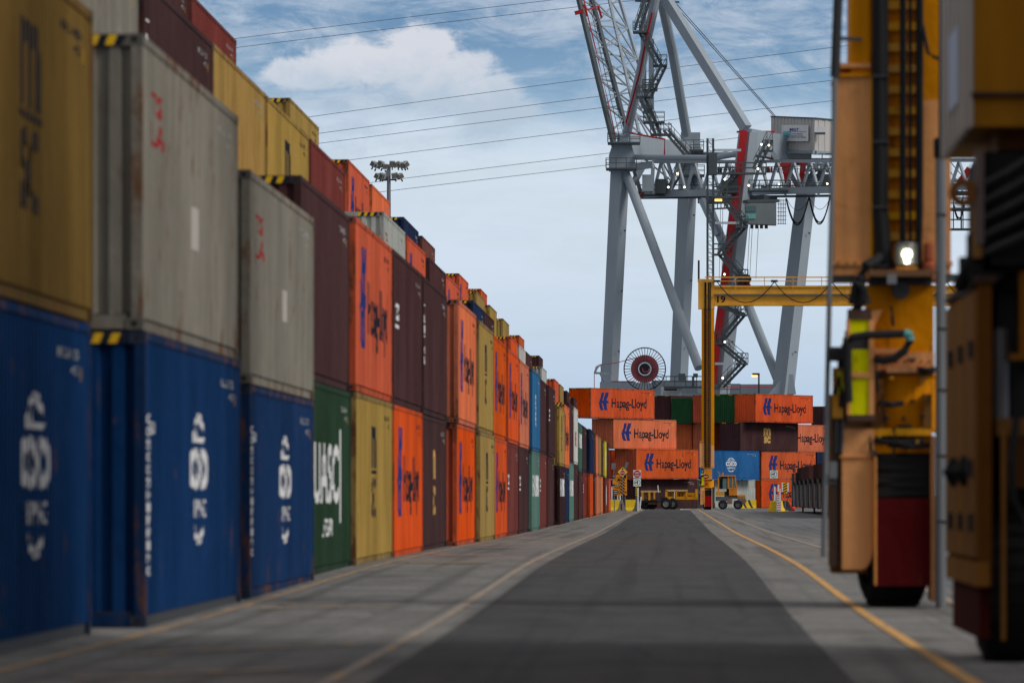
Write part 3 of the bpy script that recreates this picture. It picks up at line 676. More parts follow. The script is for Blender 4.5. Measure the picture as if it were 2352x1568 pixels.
# ------------------------------------------------------------------ quay crane
def quay_crane():
    Y1, Y2, Y3, Y4 = 740, 762, 722, 744
    r = thing('quay_crane', 'tall pale grey quay crane with raised lattice boom behind the far stack', 'crane', (0, 0, 0))
    G, D, R = M_crane, M_craned, M_cranered
    def PT(px, py, Y): return P(px, py, Y)
    # legs (lower part, two-plane box section)
    for (a, b_, Ya, w, w2) in (((1424, 392), (1397, 945), Y1, 1.75, 1.6), ((1583, 345), (1556, 945), Y2, 1.8, 1.7), ((1719, 305), (1645, 945), Y3, 1.8, 2.1), ((1856, 400), (1793, 945), Y4, 1.8, 2.1)):
        m = MB(); p, q = PT(*a, Ya), PT(*b_, Ya)
        d = (q - p).normalized(); ax = Vector((0.80, -0.60, 0)); ay = Vector((0.6, 0.8, 0)); base = len(m.v)
        for o_, ww in ((p, w), (q, w2)):
            for (i, j) in ((-1, -1), (1, -1), (1, 1), (-1, 1)): m.v.append(tuple(o_ + ax * (i * ww / 2) + ay * (j * ww / 2)))
        for f_ in ((3, 2, 1, 0), (4, 5, 6, 7), (0, 1, 5, 4), (1, 2, 6, 5), (2, 3, 7, 6), (3, 0, 4, 7)): m.f.append(tuple(base + t for t in f_)); m.m.append(m.mi(G))
        for t in (0.25, 0.5, 0.75):
            c = p.lerp(q, t); m.tube([c + Vector((w / 2, -w / 2, 0)), c + Vector((w / 2 + .25, -w / 2, 0))], 0.12, D, 6)
        m.build('leg', r)
    # red cable duct along the third leg
    m = MB(); pts = [(1709, 300), (1697, 400), (1680, 520), (1668, 620), (1655, 720), (1640, 845), (1638, 880)]
    for a, b_ in zip(pts[:-1], pts[1:]): m.beam(PT(*a, Y3 - 1.4), PT(*b_, Y3 - 1.4), 0.95, 0.5, R)
    m.build('cable_duct', r)
    # portal head beams
    m = MB(); m.beam(PT(1430, 332, Y1), PT(1588, 352, Y2), 1.6, 2.6, G); m.beam(PT(1428, 350, Y1), PT(1590, 360, Y2), 1.2, 1.2, G); m.build('portal_beam', r)
    m = MB(); m.beam(PT(1712, 325, Y3), PT(1850, 350, Y4), 1.7, 3.2, G); m.beam(PT(1700, 303, Y3), PT(1772, 303, Y3 + 8), 1.0, 0.25, R); m.build('portal_beam', r)
    m = MB()
    m.prism([(-1.6, -1.2), (1.8, -1.2), (1.8, 0.6), (1.2, 2.6), (-1.0, 2.6), (-1.6, 0.8)], -1.4, 1.4, G); o = m.build('leg_head', r); o.location = PT(1427, 372, Y1)
    m = MB(); m.box(-1.3, 1.3, -1.3, 1.3, -1.5, 2.0, G); o = m.build('leg_head', r); o.location = PT(1586, 340, Y2)
    # horizontal ties and diagonals
    m = MB(); m.tube([PT(1440, 361, Y1), PT(1640, 363, Y1 - 12), PT(1700, 352, Y3)], 0.38, G, 10); m.build('tie_pipe', r)
    m = MB(); m.tube([PT(1600, 355, Y2), PT(1850, 357, Y4)], 0.38, G, 10); m.build('tie_pipe', r)
    m = MB(); m.tube([PT(1428, 380, Y1), PT(1450, 430, Y1 - 1), PT(1606, 845, Y3 + 3)], 0.62, G, 12); m.build('diagonal_brace', r)
    m = MB(); m.tube([PT(1598, 400, Y2), PT(1785, 868, Y4 + 1)], 0.62, G, 12); m.build('diagonal_brace', r)
    # sill beam near the ground
    m = MB(); m.beam(PT(1390, 900, Y1), PT(1650, 905, Y3), 1.8, 2.6, G); m.beam(PT(1395, 877, Y1), PT(1455, 877, Y1 - 4), 0.5, 0.25, R)
    m.beam(PT(1552, 898, Y2), PT(1560, 898, Y2 - 10), 1.5, 2.0, G); m.beam(PT(1560, 905, Y2), PT(1790, 905, Y4), 1.8, 2.6, G)
    m.beam(PT(1505, 888, 722), PT(1610, 888, 718), 1.5, 1.6, G); m.build('sill_beam', r)
    m = MB(); m.prism([(-2, 0), (1.6, 0), (1.2, 2.6), (0.2, 2.6)], -1, 1, G); o = m.build('brace_foot', r); o.location = PT(1800, 905, Y4)
    # sign board on the sill
    m = MB(); p = PT(1542, 902, 716); m.box(p.x - 1.3, p.x + 1.3, 715.9, 716.0, p.z - 0.75, p.z + 0.75, M_white)
    m.box(p.x - 0.9, p.x + 0.7, 715.86, 715.9, p.z + 0.3, p.z + 0.5, M_ink)
    for i in range(3): m.box(p.x - 1.1, p.x + 1.1 - i * .2, 715.86, 715.9, p.z + 0.02 - i * .22, p.z + 0.07 - i * .22, M_craned)
    m.build('name_board', r)
    # girder truss (double), from px 1458 to 1990
    gd = lambda px: 752 - (px - 1458) * 36 / 450
    m = MB()
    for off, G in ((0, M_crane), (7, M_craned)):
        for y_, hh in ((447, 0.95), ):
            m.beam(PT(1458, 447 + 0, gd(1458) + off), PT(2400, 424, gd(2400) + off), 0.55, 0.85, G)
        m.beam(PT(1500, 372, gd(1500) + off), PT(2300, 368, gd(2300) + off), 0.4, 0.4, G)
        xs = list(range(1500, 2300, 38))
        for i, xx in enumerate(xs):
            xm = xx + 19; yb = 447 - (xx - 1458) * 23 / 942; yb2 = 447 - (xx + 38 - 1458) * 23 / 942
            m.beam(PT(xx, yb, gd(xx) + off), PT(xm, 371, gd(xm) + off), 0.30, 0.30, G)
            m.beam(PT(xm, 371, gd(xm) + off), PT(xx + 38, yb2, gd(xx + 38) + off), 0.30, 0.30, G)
    m.beam(PT(1460, 455, gd(1460) + 3), PT(2400, 444, gd(2400) + 3), 0.5, 0.3, D)
    G = M_crane
    for xx in range(1500, 2300, 76): m.beam(PT(xx, 447, gd(xx)), PT(xx, 447, gd(xx) + 7), 0.3, 0.3, G)
    m.build('girder_truss', r)
    rg = random.Random(11)
    for i in range(26):   # drives, cabinets and small gear on the girder walkways
        xx = rg.uniform(1640, 1900); yy_ = rg.choice((436, 436, 396)); w_ = rg.uniform(4, 12); h_ = rg.uniform(5, 16); Yg = gd(xx) + rg.uniform(1, 6)
        m = MB(); m.box(PT(xx, 0, Yg).x, PT(xx + w_, 0, Yg).x, Yg, Yg + 1.2, PT(0, yy_, Yg).z, PT(0, yy_ - h_, Yg).z, rg.choice((M_craned, M_craned, M_crane, M_dark, M_cranered))); m.build('drive_cabinet', r)
    m = MB()
    for i in range(60): xx = 1640 + i * 6; m.beam(PT(xx, 396, gd(xx) - 1.2), PT(xx, 384, gd(xx) - 1.2), .07, .07, D); m.beam(PT(xx, 437, gd(xx) - 1.4), PT(xx, 422, gd(xx) - 1.4), .07, .07, D)
    for yy_ in (384, 390, 422, 429): m.beam(PT(1640, yy_, gd(1640) - 1.3), PT(2000, yy_ - 3, gd(2000) - 1.3), .07, .07, D)
    m.build('handrail', r)
    # girder tip gear
    m = MB(); p = PT(1472, 445, gd(1472) - 1); m.lathe(p, (0, 1, 0), [(-.3, 0.1), (-.3, 0.5), (.3, 0.5), (.3, .1)], R, 14)
    m.beam(PT(1457, 392, Y1), PT(1471, 440, gd(1472) - 1), 0.5, 0.3, G); m.beam(PT(1440, 385, Y1), PT(1500, 378, Y1 - 1), 0.8, 0.9, G)
    m.beam(PT(1480, 375, Y1 + 2), PT(1450, 430, Y1 + 2), 0.5, 0.9, G); m.beam(PT(1500, 378, Y1 + 2), PT(1497, 445, Y1 + 2), 0.5, 0.5, G)
    m.box(*sorted((PT(1475, 0, 741).x, PT(1500, 0, 741).x)), 740, 743, PT(0, 440, 741).z, PT(0, 402, 741).z, G)
    m.build('boom_hinge', r)
    # raised boom lattice
    m = MB(); ch = [((1329, -60 * 0 - 5), (1418, 365), 752, 742, 0.5, M_craned), ((1358, -5), (1447, 330), 757, 747, 0.45, M_craned), ((1398, -5), (1468, 305), 764, 752, 0.3, G), ((1422, -5), (1548, 420), 768, 760, 0.3, G)]
    def ext(a, b_, t): return (a[0] + (b_[0] - a[0]) * t, a[1] + (b_[1] - a[1]) * t)
    CH = []
    for a, b_, Ya, Yb, w, mm in ch:
        fn = (lambda a, b_, Ya, Yb: (lambda t: PT(*ext(a, b_, t), Ya + (Yb - Ya) * t)))(a, b_, Ya, Yb)
        m.beam(fn(-2.2), fn(1), w, w * 1.4, mm); CH.append(fn)
    for i in range(-12, 6):
        t0, t1 = i / 6, (i + 1) / 6
        for (A, B) in ((0, 1), (1, 2), (2, 3), (0, 3)):
            m.beam(CH[A](t0), CH[B](t0), 0.18, 0.18, G); m.beam(CH[A](t0), CH[B](t1), 0.16, 0.16, G)
        m.beam(CH[1](t1), CH[3](t0), 0.14, 0.14, G)
    m.build('boom', r)
    m = MB(); m.tube([PT(1340, -5, 752), PT(1372, 130, 750), PT(1398, 240, 746), PT(1415, 320, 743)], 0.08, R, 6)
    m.beam(PT(1320, 31, 750), PT(1340, 26, 750), 0.4, 0.5, R); m.beam(PT(1338, 27, 751), PT(1376, 14, 757), 0.15, 0.2, R); m.beam(PT(1340, 12, 751), PT(1348, 38, 751), 0.35, 0.35, R); m.beam(PT(1374, 16, 757), PT(1382, 42, 757), 0.3, 0.3, R); m.build('boom_latch', r)
    m = MB()
    for k in range(26):
        t = k / 26; a = ext((1352, 0), (1424, 320), t); m.beam(PT(a[0], a[1], 744), PT(a[0] + 10, a[1] - 1, 746), .07, .07, D)
        m.beam(PT(a[0] + 10, a[1] - 1, 746), PT(a[0] + 12.5, a[1] + 12, 746), .07, .07, D)
    for dx in (0, 10): m.beam(PT(1352 + dx, 0, 744), PT(1424 + dx, 320, 744), 0.08, 0.08, D)
    m.build('boom_ladder', r)
    # A frame
    m = MB(); m.tube([PT(1440, 305, Y1), PT(1466, 190, 736), PT(1500, 25, 732), PT(1512, -40, 731)], 0.62, G, 12); m.build('mast_leg', r)
    m = MB(); m.tube([PT(1580, 325, Y2), PT(1545, 120, 752), PT(1521, 8, 744), PT(1512, -40, 742)], 0.66, G, 12); m.build('mast_leg', r)
    m = MB(); m.beam(PT(1714, 296, Y3), PT(1521, -15, 733), 1.05, 1.25, G); m.build('backstay', r)
    m = MB(); m.beam(PT(1490, -30, 734), PT(1540, -30, 736), 2.2, 3.5, G); m.beam(PT(1466, 2, 733), PT(1553, 6, 738), 1.2, 0.25, D); m.build('mast_head', r)
    m = MB(); m.tube([PT(1498, 30, 730), PT(1484, 90, 731), PT(1470, 165, 733), PT(1438, 282, 737), PT(1448, 287, 737)], 0.13, R, 6)
    m.tube([PT(1448, 306, Y1 - 2), PT(1527, 320, Y1 - 2), PT(1526, 360, Y1 - 2)], 0.13, R, 6); m.build('red_pipe', r)
    m = MB(); m.beam(PT(1478, -10, 740), PT(1478, 250, 742), 0.75, 0.5, G); m.beam(PT(1496, 90, 740), PT(1496, 250, 742), 0.7, 0.5, G); m.tube([PT(1478, 250, 741), PT(1496, 250, 741)], 0.5, D, 8); m.build('stay_link', r)
    m = MB(); m.tube([PT(1548, 10, 734), PT(1778, 268, 730)], 0.055, D, 5); m.tube([PT(1554, 10, 734), PT(1782, 268, 730)], 0.055, D, 5); m.build('hoist_rope', r)
    # platforms and railings
    def platform(m, px0, px1, py, Y, dep=2.5, rail=1.25):
        a, c = PT(px0, py, Y), PT(px1, py, Y); m.box(a.x, c.x, Y - dep / 2, Y + dep / 2, a.z - 0.22, a.z, D)
        n = max(2, int((c.x - a.x) / 1.3)); yf = Y - dep / 2 + .05
        for yy_ in (yf, Y + dep / 2 - .05):
            for k in range(n + 1): x = a.x + (c.x - a.x) * k / n; m.beam((x, yy_, a.z), (x, yy_, a.z + rail), 0.09, 0.09, D)
            for hz in (0.5, 1.0): m.beam((a.x, yy_, a.z + rail * hz), (c.x, yy_, a.z + rail * hz), 0.08, 0.08, D)
    def flight(m, a, c, Y):
        p, q = PT(*a, Y), PT(*c, Y); n = max(4, int((q - p).length / 0.55))
        for dy in (-0.45, 0.45):
            o_ = Vector((dy * .75, dy * .7, 0)); m.beam(p + o_, q + o_, 0.14, 0.34, D); up_ = Vector((0, 0, 1.1)); m.beam(p + o_ + up_, q + o_ + up_, 0.08, 0.08, D); m.beam(p + o_ + up_ * .5, q + o_ + up_ * .5, 0.06, 0.06, D)
            for k in range(0, n + 1, 2): c_ = p.lerp(q, k / n) + o_; m.beam(c_, c_ + up_, 0.07, 0.07, D)
        for k in range(n + 1): c_ = p.lerp(q, k / n); m.beam(c_ + Vector((-.34, -.31, 0)), c_ + Vector((.34, .31, 0)), .22, .06, D)
    m = MB()
    for a in ((1396, 1470, 328, Y1 - 1.5), (1392, 1462, 387, Y1 - 1.5), (1570, 1616, 345, Y2 - 1), (1575, 1610, 362, Y2 - 1), (1570, 1618, 402, Y2 - 1)): platform(m, a[0], a[1], a[2], a[3], 3.4)
    platform(m, 1454, 1485, 73, 730); platform(m, 1500, 1532, 150, 732); platform(m, 1462, 1500, 222, 732); platform(m, 1476, 1510, 206, 732, 1.5); platform(m, 1478, 1526, 280, 732); platform(m, 1494, 1542, 308, 733)
    platform(m, 1625, 1760, 397, 716, 1.6); platform(m, 1470, 1660, 447, 746, 1.2); platform(m, 1720, 2200, 437, 722, 1.2); platform(m, 1752, 1775, 345, 719, 1)
    platform(m, 1850, 1990, 390, 728, 1.6); platform(m, 1812, 1990, 376, 731, 1.6); platform(m, 1640, 1700, 452, 712, 1.8)
    m.build('walkway', r)
    m = MB()
    flight(m, (1490, -10), (1464, 70), 730); flight(m, (1474, 75), (1514, 150), 731); flight(m, (1524, 152), (1490, 222), 731); flight(m, (1474, 222), (1512, 308), 731)
    for y_ in (110, 190, 250): m.beam(PT(1478, y_, 738), PT(1500, y_, 731), .14, .14, D)
    flight(m, (1530, 300), (1582, 360), 742); flight(m, (1580, 362), (1534, 440), 746); flight(m, (1768, 322), (1736, 388), 718)
    zz = [(1665, 452), (1708, 518), (1655, 585), (1705, 643), (1652, 700), (1706, 722), (1652, 787), (1708, 833), (1652, 892)]
    zz = [(1660, 452), (1708, 520), (1655, 583), (1706, 642), (1655, 722 - 20), (1706, 722), (1652, 787), (1708, 834), (1655, 890)]
    for a, c in zip(zz[:-1], zz[1:]): flight(m, a, c, 716)
    for (a, y_) in ((1690, 520), (1690, 642), (1688, 722), (1690, 834)): platform(m, a, a + 28, y_, 716, 1.8)
    for (a, y_) in ((1638, 583), (1640, 787)): platform(m, a, a + 26, y_, 716, 1.8)
    flight(m, (1690, 400), (1655, 450), 716)
    m.build('stairway', r)
    # lift mast
    m = MB()
    for px in (1625, 1638): m.beam(PT(px, 318, 712), PT(px, 900, 712), 0.28, 0.28, D)
    for k in range(64): y_ = 320 + k * 9; m.beam(PT(1625, y_, 712), PT(1638, y_, 712), 0.07, 0.07, D); 
    for k in range(32): y_ = 320 + k * 18; m.beam(PT(1625, y_, 712), PT(1638, y_ + 18, 712), 0.06, 0.06, D)
    for y_ in (345, 512, 658, 835): m.beam(PT(1640, y_, 712), PT(1700, y_, 716), 0.3, 0.3, G)
    m.box(PT(1628, 0, 711).x, PT(1647, 0, 711).x, 710, 712, PT(0, 402, 711).z, PT(0, 352, 711).z, M_craned)
    m.build('lift_mast', r)
    # machinery house
    A, B, C = (1771, 738), (1872, 730), (2060, 746)
    m = MB(); MH = mat('house_cladding', (0.50, 0.48, 0.46), 0.6, var=0.06)
    def wall(a, c, ta, tc, ba, bc_):
        n = 26
        for i in range(n):
            t0, t1 = i / n, (i + 1) / n; q = []
            pa = PT(a[0], ta, a[1]); pc = PT(c[0], tc, c[1]); qa = PT(a[0], ba, a[1]); qc = PT(c[0], bc_, c[1])
            nrm = Vector((-(pc - pa).y, (pc - pa).x, 0)).normalized() * (-0.06 if i % 2 else 0.0)
            m.face([qa.lerp(qc, t0) + nrm, qa.lerp(qc, t1) + nrm, pa.lerp(pc, t1) + nrm, pa.lerp(pc, t0) + nrm], MH)
            e = qa.lerp(qc, t1); f_ = pa.lerp(pc, t1); o1 = Vector((-(pc - pa).y, (pc - pa).x, 0)).normalized() * -0.06
            m.face([e, e + o1, f_ + o1, f_], MH)
    wall(A, B, 268, 272, 343, 347); wall(B, C, 272, 290, 347, 362)
    Cb = PT(1965, 290, 770); m.face([PT(1771, 268, 738), PT(1872, 272, 730), PT(2060, 290, 746), Cb], MH)
    m.face([PT(1771, 343, 738), PT(1872, 347, 730), PT(2060, 362, 746), PT(1965, 350, 770)], M_craned)
    m.beam(PT(1771, 267.5, 738), PT(1872, 271.5, 729.8), 0.25, 0.15, M_craned); m.beam(PT(1872, 271.5, 729.8), PT(2060, 289, 746), 0.25, 0.15, M_craned)
    m.beam(PT(1780, 351, 737), PT(1872, 350, 730), 0.7, 0.5, G); m.beam(PT(1872, 351, 730), PT(2000, 356, 742), 0.5, 0.5, G)
    hs = m.build('machinery_house', r)
    m = MB(); m.box(-0.7, 0.7, -0.5, 0.5, -0.45, 0.45, M_white); m.face([(-.7, -.51, -.45), (.7, -.51, -.45), (.7, -.51, -.2), (-.7, -.51, -.2)], D); o = m.build('vent_hood', hs); o.location = PT(1883, 301, 729.4)
    m = MB(); p, q = PT(1797, 306, 735.6), PT(1859, 306, 730.7); nrm = Vector((-(q - p).y, (q - p).x, 0)).normalized() * -0.15; du = (q - p).normalized()
    if nrm.y > 0: nrm = -nrm
    hw = (q - p).length
    def on(u0, v0, u1, v1, mm, k=1):
        base = p + nrm * k; z = Vector((0, 0, 1)); m.face([base + du * u0 + z * v0, base + du * u1 + z * v0, base + du * u1 + z * v1, base + du * u0 + z * v1], mm)
    def ontext(s, u0, v0, w, h, mm, k=1.35):
        base = p + nrm * k
        for pl in text_poly(s)[0]: m.face([base + du * (u0 + a * w) + Vector((0, 0, v0 + b_ * h)) for a, b_ in pl], mm)
    on(0, -1.05, hw, 1.05, M_white)
    navy = mat('navy_print', (0.03, 0.08, 0.30), 0.5, var=0); cyan = mat('cyan_print', (0.03, 0.42, 0.55), 0.5, var=0)
    k_ = hw / 3.5
    ontext('MGT', 1.15 * k_, 0.28, 1.15 * k_, 0.36, navy); on(0.25 * k_, 0.18, 3.25 * k_, 0.23, navy, 1.3); on(1.12 * k_, -0.62, 1.17 * k_, 0.6, navy, 1.32)
    for i in range(3):
        for j in range(3): on((0.2 + i * .29) * k_, -0.62 + j * .25, (0.45 + i * .29) * k_, -0.41 + j * .25, cyan, 1.3)
    for i, s in enumerate(('SOCIÉTÉ TERMINAUX', 'MONTRÉAL GATEWAY', 'TERMINALS PARTNERSHIP')): ontext(s, 1.27 * k_, -0.12 - i * .24, (1.55, 1.6, 1.95)[i] * k_, 0.14, navy)
    m.build('sign_board', hs)
    # bogies, red struts under the house
    m = MB()
    for a in ((1800, 372, 1812, 436), (1845, 372, 1838, 440), (1790, 380, 1840, 372), (1826, 375, 1800, 400)): m.beam(PT(a[0], a[1], 728), PT(a[2], a[3], 728), 0.7, 0.5, R)
    for a in ((1800, 370, 1838, 440), (1880, 370, 1845, 440), (1790, 375, 1770, 345), (1870, 430, 1893, 372)): m.beam(PT(a[0], a[1], 729), PT(a[2], a[3], 729), 0.7, 0.6, G)
    m.box(PT(1883, 0, 727).x, PT(1912, 0, 727).x, 725, 729, PT(0, 428, 727).z, PT(0, 402, 727).z, M_craned)
    m.box(PT(1505, 0, 745).x, PT(1530, 0, 745).x, 744, 747, PT(0, 445, 745).z, PT(0, 412, 745).z, M_craned)
    m.box(PT(1655, 0, 745).x, PT(1690, 0, 745).x, 718, 722, PT(0, 445, 720).z, PT(0, 415, 720).z, M_craned)
    m.build('trolley_drive', r)
    # operator cab and trolley
    m = MB(); m.beam(PT(1618, 462, 728), PT(1770, 455, 722), 3.0, 0.7, M_craned)
    for i in range(9): m.beam(PT(1640 + i * 8, 465, 724), PT(1640 + i * 8, 478, 724), 0.12, 0.12, D)
    m.beam(PT(1635, 480, 724), PT(1710, 476, 724), 0.25, 0.2, D); m.beam(PT(1612, 458, 726), PT(1650, 540, 724), 0.7, 0.7, G)
    m.build('trolley', r)
    cabm = mat('cab_grey', (0.20, 0.23, 0.235), 0.5, var=0.08)
    m = MB(); x0, x1, x2 = PT(1711, 0, 718).x, PT(1736, 0, 716).x, PT(1782, 0, 720).x; zt, zb = PT(0, 468, 718).z, PT(0, 516, 718).z
    m.prism([(x0, zb + 0.5), (x0 + 0.6, zb), (x2, zb - 0.1), (x2, zt), (x0, zt)], 716, 719, cabm); m.beam(PT(1711, 463, 717), PT(1785, 462, 718), 2.4, 0.35, D)
    for i in range(4): c = PT(1727 + i * 11, 521, 716.5); m.box(c.x - .2, c.x + .2, 716, 717, c.z - .2, c.z + .2, M_black)
    cb = m.build('operator_cab', r)
    gl = mat('cab_glass', (0.10, 0.36, 0.34), 0.08, var=0.3, spec=0.9)
    m = MB(); m.box(x0 + .1, x1, 715.9, 715.97, PT(0, 486, 716).z, PT(0, 473, 716).z, M_glass); m.box(x0 + .1, x1, 715.9, 715.97, zb + .65, PT(0, 491, 716).z, gl); m.build('window', cb)
    m = MB()
    for i in range(5): px = 1788 + i * 4; m.beam(PT(px, 458, 720), PT(px, 515, 720), .07, .07, D)
    for i in range(7): m.beam(PT(1785, 460 + i * 9, 720), PT(1806, 460 + i * 9, 720), .07, .07, D)
    m.build('cab_ladder', r)
    # festoon loops
    for (a, c, y_, dp) in ((1805, 1857, 455, 62), (1858, 1906, 453, 62), (1907, 1960, 452, 62), (1961, 2015, 450, 62), (2016, 2070, 449, 62), (2190, 2215, 470, 35), (1728, 1756, 462, 52)):
        m = MB()
        for k, rr, dd in ((0, .09, dp), (1, .09, dp - 4), (2, .03, dp * .45)):
            pts = [PT(a + (c - a) * t / 12 + k * .7, y_ + dd * (1 - (2 * t / 12 - 1) ** 2), 719) for t in range(13)]; m.tube(pts, rr, M_black, 5)
        m.build('festoon_cable', r)
    m = MB()
    for (a, c) in ((1655, 1652), (1660, 1658), (1722, 1716), (1728, 1722), (1742, 1736)): m.tube([PT(a, 480 if a < 1700 else 520, 718), PT(c, 640, 718)], 0.03, D, 4)
    m.build('hoist_rope', r)
    m = MB()
    m.box(PT(1695, 0, 718).x, PT(1722, 0, 718).x, 717, 719, PT(0, 652, 718).z, PT(0, 632, 718).z, M_dark); m.box(PT(1690, 0, 718).x, PT(1724, 0, 718).x, 716.9, 719.1, PT(0, 657, 718).z, PT(0, 653, 718).z, M_cranered)
    m.lathe(PT(1706, 641, 717), (0, 1, 0), [(-.6, .1), (-.6, .55), (.6, .55), (.6, .1)], M_dark, 14); m.lathe(PT(1716, 641, 717), (0, 1, 0), [(-.6, .1), (-.6, .55), (.6, .55), (.6, .1)], M_dark, 14)
    m.build('head_block', r)
    # cable reel
    c = P(1481, 847, 716); R0, R1 = 48.5 / 13067 * 716, 2.55
    m = MB(); n = 40
    for dy in (-.35, .35):
        pts = [c + Vector((R0 * .98 * math.cos(2 * math.pi * k / 48), dy, R0 * math.sin(2 * math.pi * k / 48))) for k in range(49)]; m.tube(pts, 0.07, M_black, 6)
        for k in range(n):
            if dy > 0 and k % 2: continue
            a = 2 * math.pi * k / n; m.beam(c + Vector((0.4 * math.cos(a), dy, 0.4 * math.sin(a))), c + Vector((R0 * .98 * math.cos(a), dy, R0 * math.sin(a))), 0.07, 0.07, M_black)
    m.lathe(c, (0, 1, 0), [(-.6, 0.02), (-.6, .70), (.45, .70), (.45, .02)], M_black, 24)
    reel = m.build('cable_reel', r)
    pk = mat('reel_cable', (0.48, 0.10, 0.12), 0.6, var=0.15)
    m = MB(); m.lathe(c, (0, 1, 0), [(-.33, .85), (-.33, 1.76), (.28, 1.76), (.28, .85), (-.33, .85)], pk, 40)
    m.tube([c + Vector((-.3, -.75, .1)), c + Vector((-.25, -.75, -.3)), c + Vector((.1, -.75, -.45)), c + Vector((.45, -.75, -.3)), c + Vector((.6, -.65, 0.05))], .06, pk, 6)
    m.tube([c + Vector((-.9, 0, 1.45)), P(1415, 833, 718), P(1378, 837, 720), P(1369, 842, 720), P(1365, 855, 720), P(1365, 900, 720)], 0.05, pk, 5)
    m.build('cable', reel)
    m = MB(); q = P(1366, 853, 720)
    m.tube([P(1366, 855, 720), P(1372, 843, 720), P(1381, 838, 720), P(1381, 856, 720), P(1366, 856, 720)], 0.16, G, 6); m.beam(P(1370, 857, 720), P(1405, 857, 726), .25, .2, G); m.beam(P(1378, 858, 720), P(1388, 878, 722), .12, .12, G); m.build('cable_guide', r)
    # deck equipment near the reel and right end
    m = MB(); platform(m, 1525, 1650, 887, 715, 2); platform(m, 1500, 1560, 887, 722, 2); m.box(PT(1558, 0, 714).x, PT(1574, 0, 714).x, 713, 714.5, PT(0, 873, 714).z, PT(0, 858, 714).z, M_craned); platform(m, 1640, 1700, 905, 714, 2)
    m.beam(PT(1592, 887, 714), PT(1592, 865, 714), .3, .3, D); m.beam(PT(1592, 862, 714), PT(1603, 862, 714), .5, .5, D)
    m.tube([PT(1650, 888, 716), PT(1775, 888, 730)], 0.06, R, 5); m.build('lower_walkway', r)
    # small lamps (lit)
    m = MB(); ml = mat('lit_lamp', (1.0, 0.9, 0.65), 0.5, var=0, emit=6)
    for (x, y_, Yl) in ((1749, 332, 715), (1766, 334, 715), (1741, 388, 715), (1665, 412, 713), (1720, 426, 713), (1535, 430, 740), (1572, 430, 740), (1556, 399, 742), (1900, 422, 720), (1664, 630, 713), (1665, 785, 713), (1660, 868, 713), (1790, 423, 724)):
        c = PT(x, y_, Yl); m.lathe(c, (0, 1, 0), [(-.12, .01), (-.12, .13), (.1, .13), (.1, .01)], ml, 8)
    c = PT(1650, 460, 713); m.box(c.x - .45, c.x + .45, 712.6, 713.2, c.z - .12, c.z + .12, mat('lit_amber', (1.0, 0.6, 0.15), 0.5, var=0, emit=3)); m.build('walkway_lamp', r)
    # far right trestle end with red cap
    m = MB(); m.beam(PT(2205, 420, 700), PT(2228, 388, 700), .9, .9, R); m.beam(PT(2200, 420, 700), PT(2215, 425, 700), 1.2, .6, R)
    platform(m, 2180, 2240, 440, 702); platform(m, 2180, 2240, 478, 702); platform(m, 2180, 2236, 525, 702, 2, 2.2)
    for px in (2190, 2212, 2234): m.beam(PT(px, 440, 702), PT(px, 525, 702), .12, .12, D)
    m.tube([PT(2183, 372, 702), PT(2215, 410, 702)], .06, D, 5); m.tube([PT(2183, 395, 702), PT(2210, 430, 702)], .06, D, 5)
    m.build('girder_end_platform', r)
quay_crane()

# yard floodlight on the crane deck side
def far_lamp():
    r = thing('yard_lamp', 'short dark lamp post with a lit twin lamp beside the quay crane base', 'lamp', P(1743, 905, 690))
    m = MB(); m.tube([(0, 0, -4), (0, 0, 2.4)], 0.1, M_dark, 6); m.build('pole', r)
    m = MB(); m.box(-.8, 0.1, -.3, .3, 2.3, 2.55, M_dark); m.box(-.85, -.2, -.32, .2, 2.12, 2.3, mat('lit_amber', (1, .6, .15), emit=3)); m.build('lamp_head', r)
far_lamp()

# floodlight mast
def mast():
    Y = 520; b0 = P(893, 0, Y); r = thing('floodlight_mast', 'tall grey floodlight mast with two tiers of square lamps above the containers', 'light mast', (b0.x, Y, 0))
    top = P(0, 378, Y).z; m = MB(); m.tube([(0, 0, 0), (0, 0, top)], 0.32, M_steel, 10, 0.17); m.build('pole', r)
    s = Y / F
    m = MB(); z1 = P(0, 384, Y).z; z2 = P(0, 413, Y).z
    m.beam((-33 * s, 0, z1), (34 * s * .85, 0, z1 + .05), .12, .14, M_dark); m.beam((-17 * s, 0, z2), (18 * s, 0, z2), .12, .14, M_dark); m.box(-.25, .1, -.2, .2, z1 - .9, z1 - .3, M_steel); m.build('crossarm', r)
    Mf = mat('lamp_housing', (0.30, 0.33, 0.34), 0.5, var=0.1)
    for (dx, y_, rot, big) in ((-34, 377, -.5, 1), (-27, 381, -.5, .8), (-18, 376, -.4, 1), (-13, 380, -.4, .8), (-8, 383, 0, 1), (8, 377, 0, 1.15), (19, 378, .3, 1.1), (26, 379, .5, .9), (38, 378, .6, 1.1), (33, 380, .6, .8),
                              (-25, 405, -.5, 1), (-15, 405, -.5, 1.1), (-10, 405, -.5, .9), (14, 404, .2, 1.2), (26, 405, .5, 1)):
        m = MB(); big *= .78; w = .32 * big; m.prism([(-w, -.3 * big), (w, -.3 * big), (w * .8, .3 * big), (-w * .8, .3 * big)], -.25, .25, Mf); m.box(-w * .8, w * .8, -.28, -.25, -.2 * big, .2 * big, mat('lamp_glass', (.12, .10, .07), .2, var=.1)); m.box(-.05, .05, -.05, .05, -.55, -.3, M_dark)
        o = m.build('lamp', r); z = P(0, y_, Y).z; o.location = (dx * s, -.1, z); o.rotation_euler = (0, rot * -1.0, rot * 1.2)
mast()

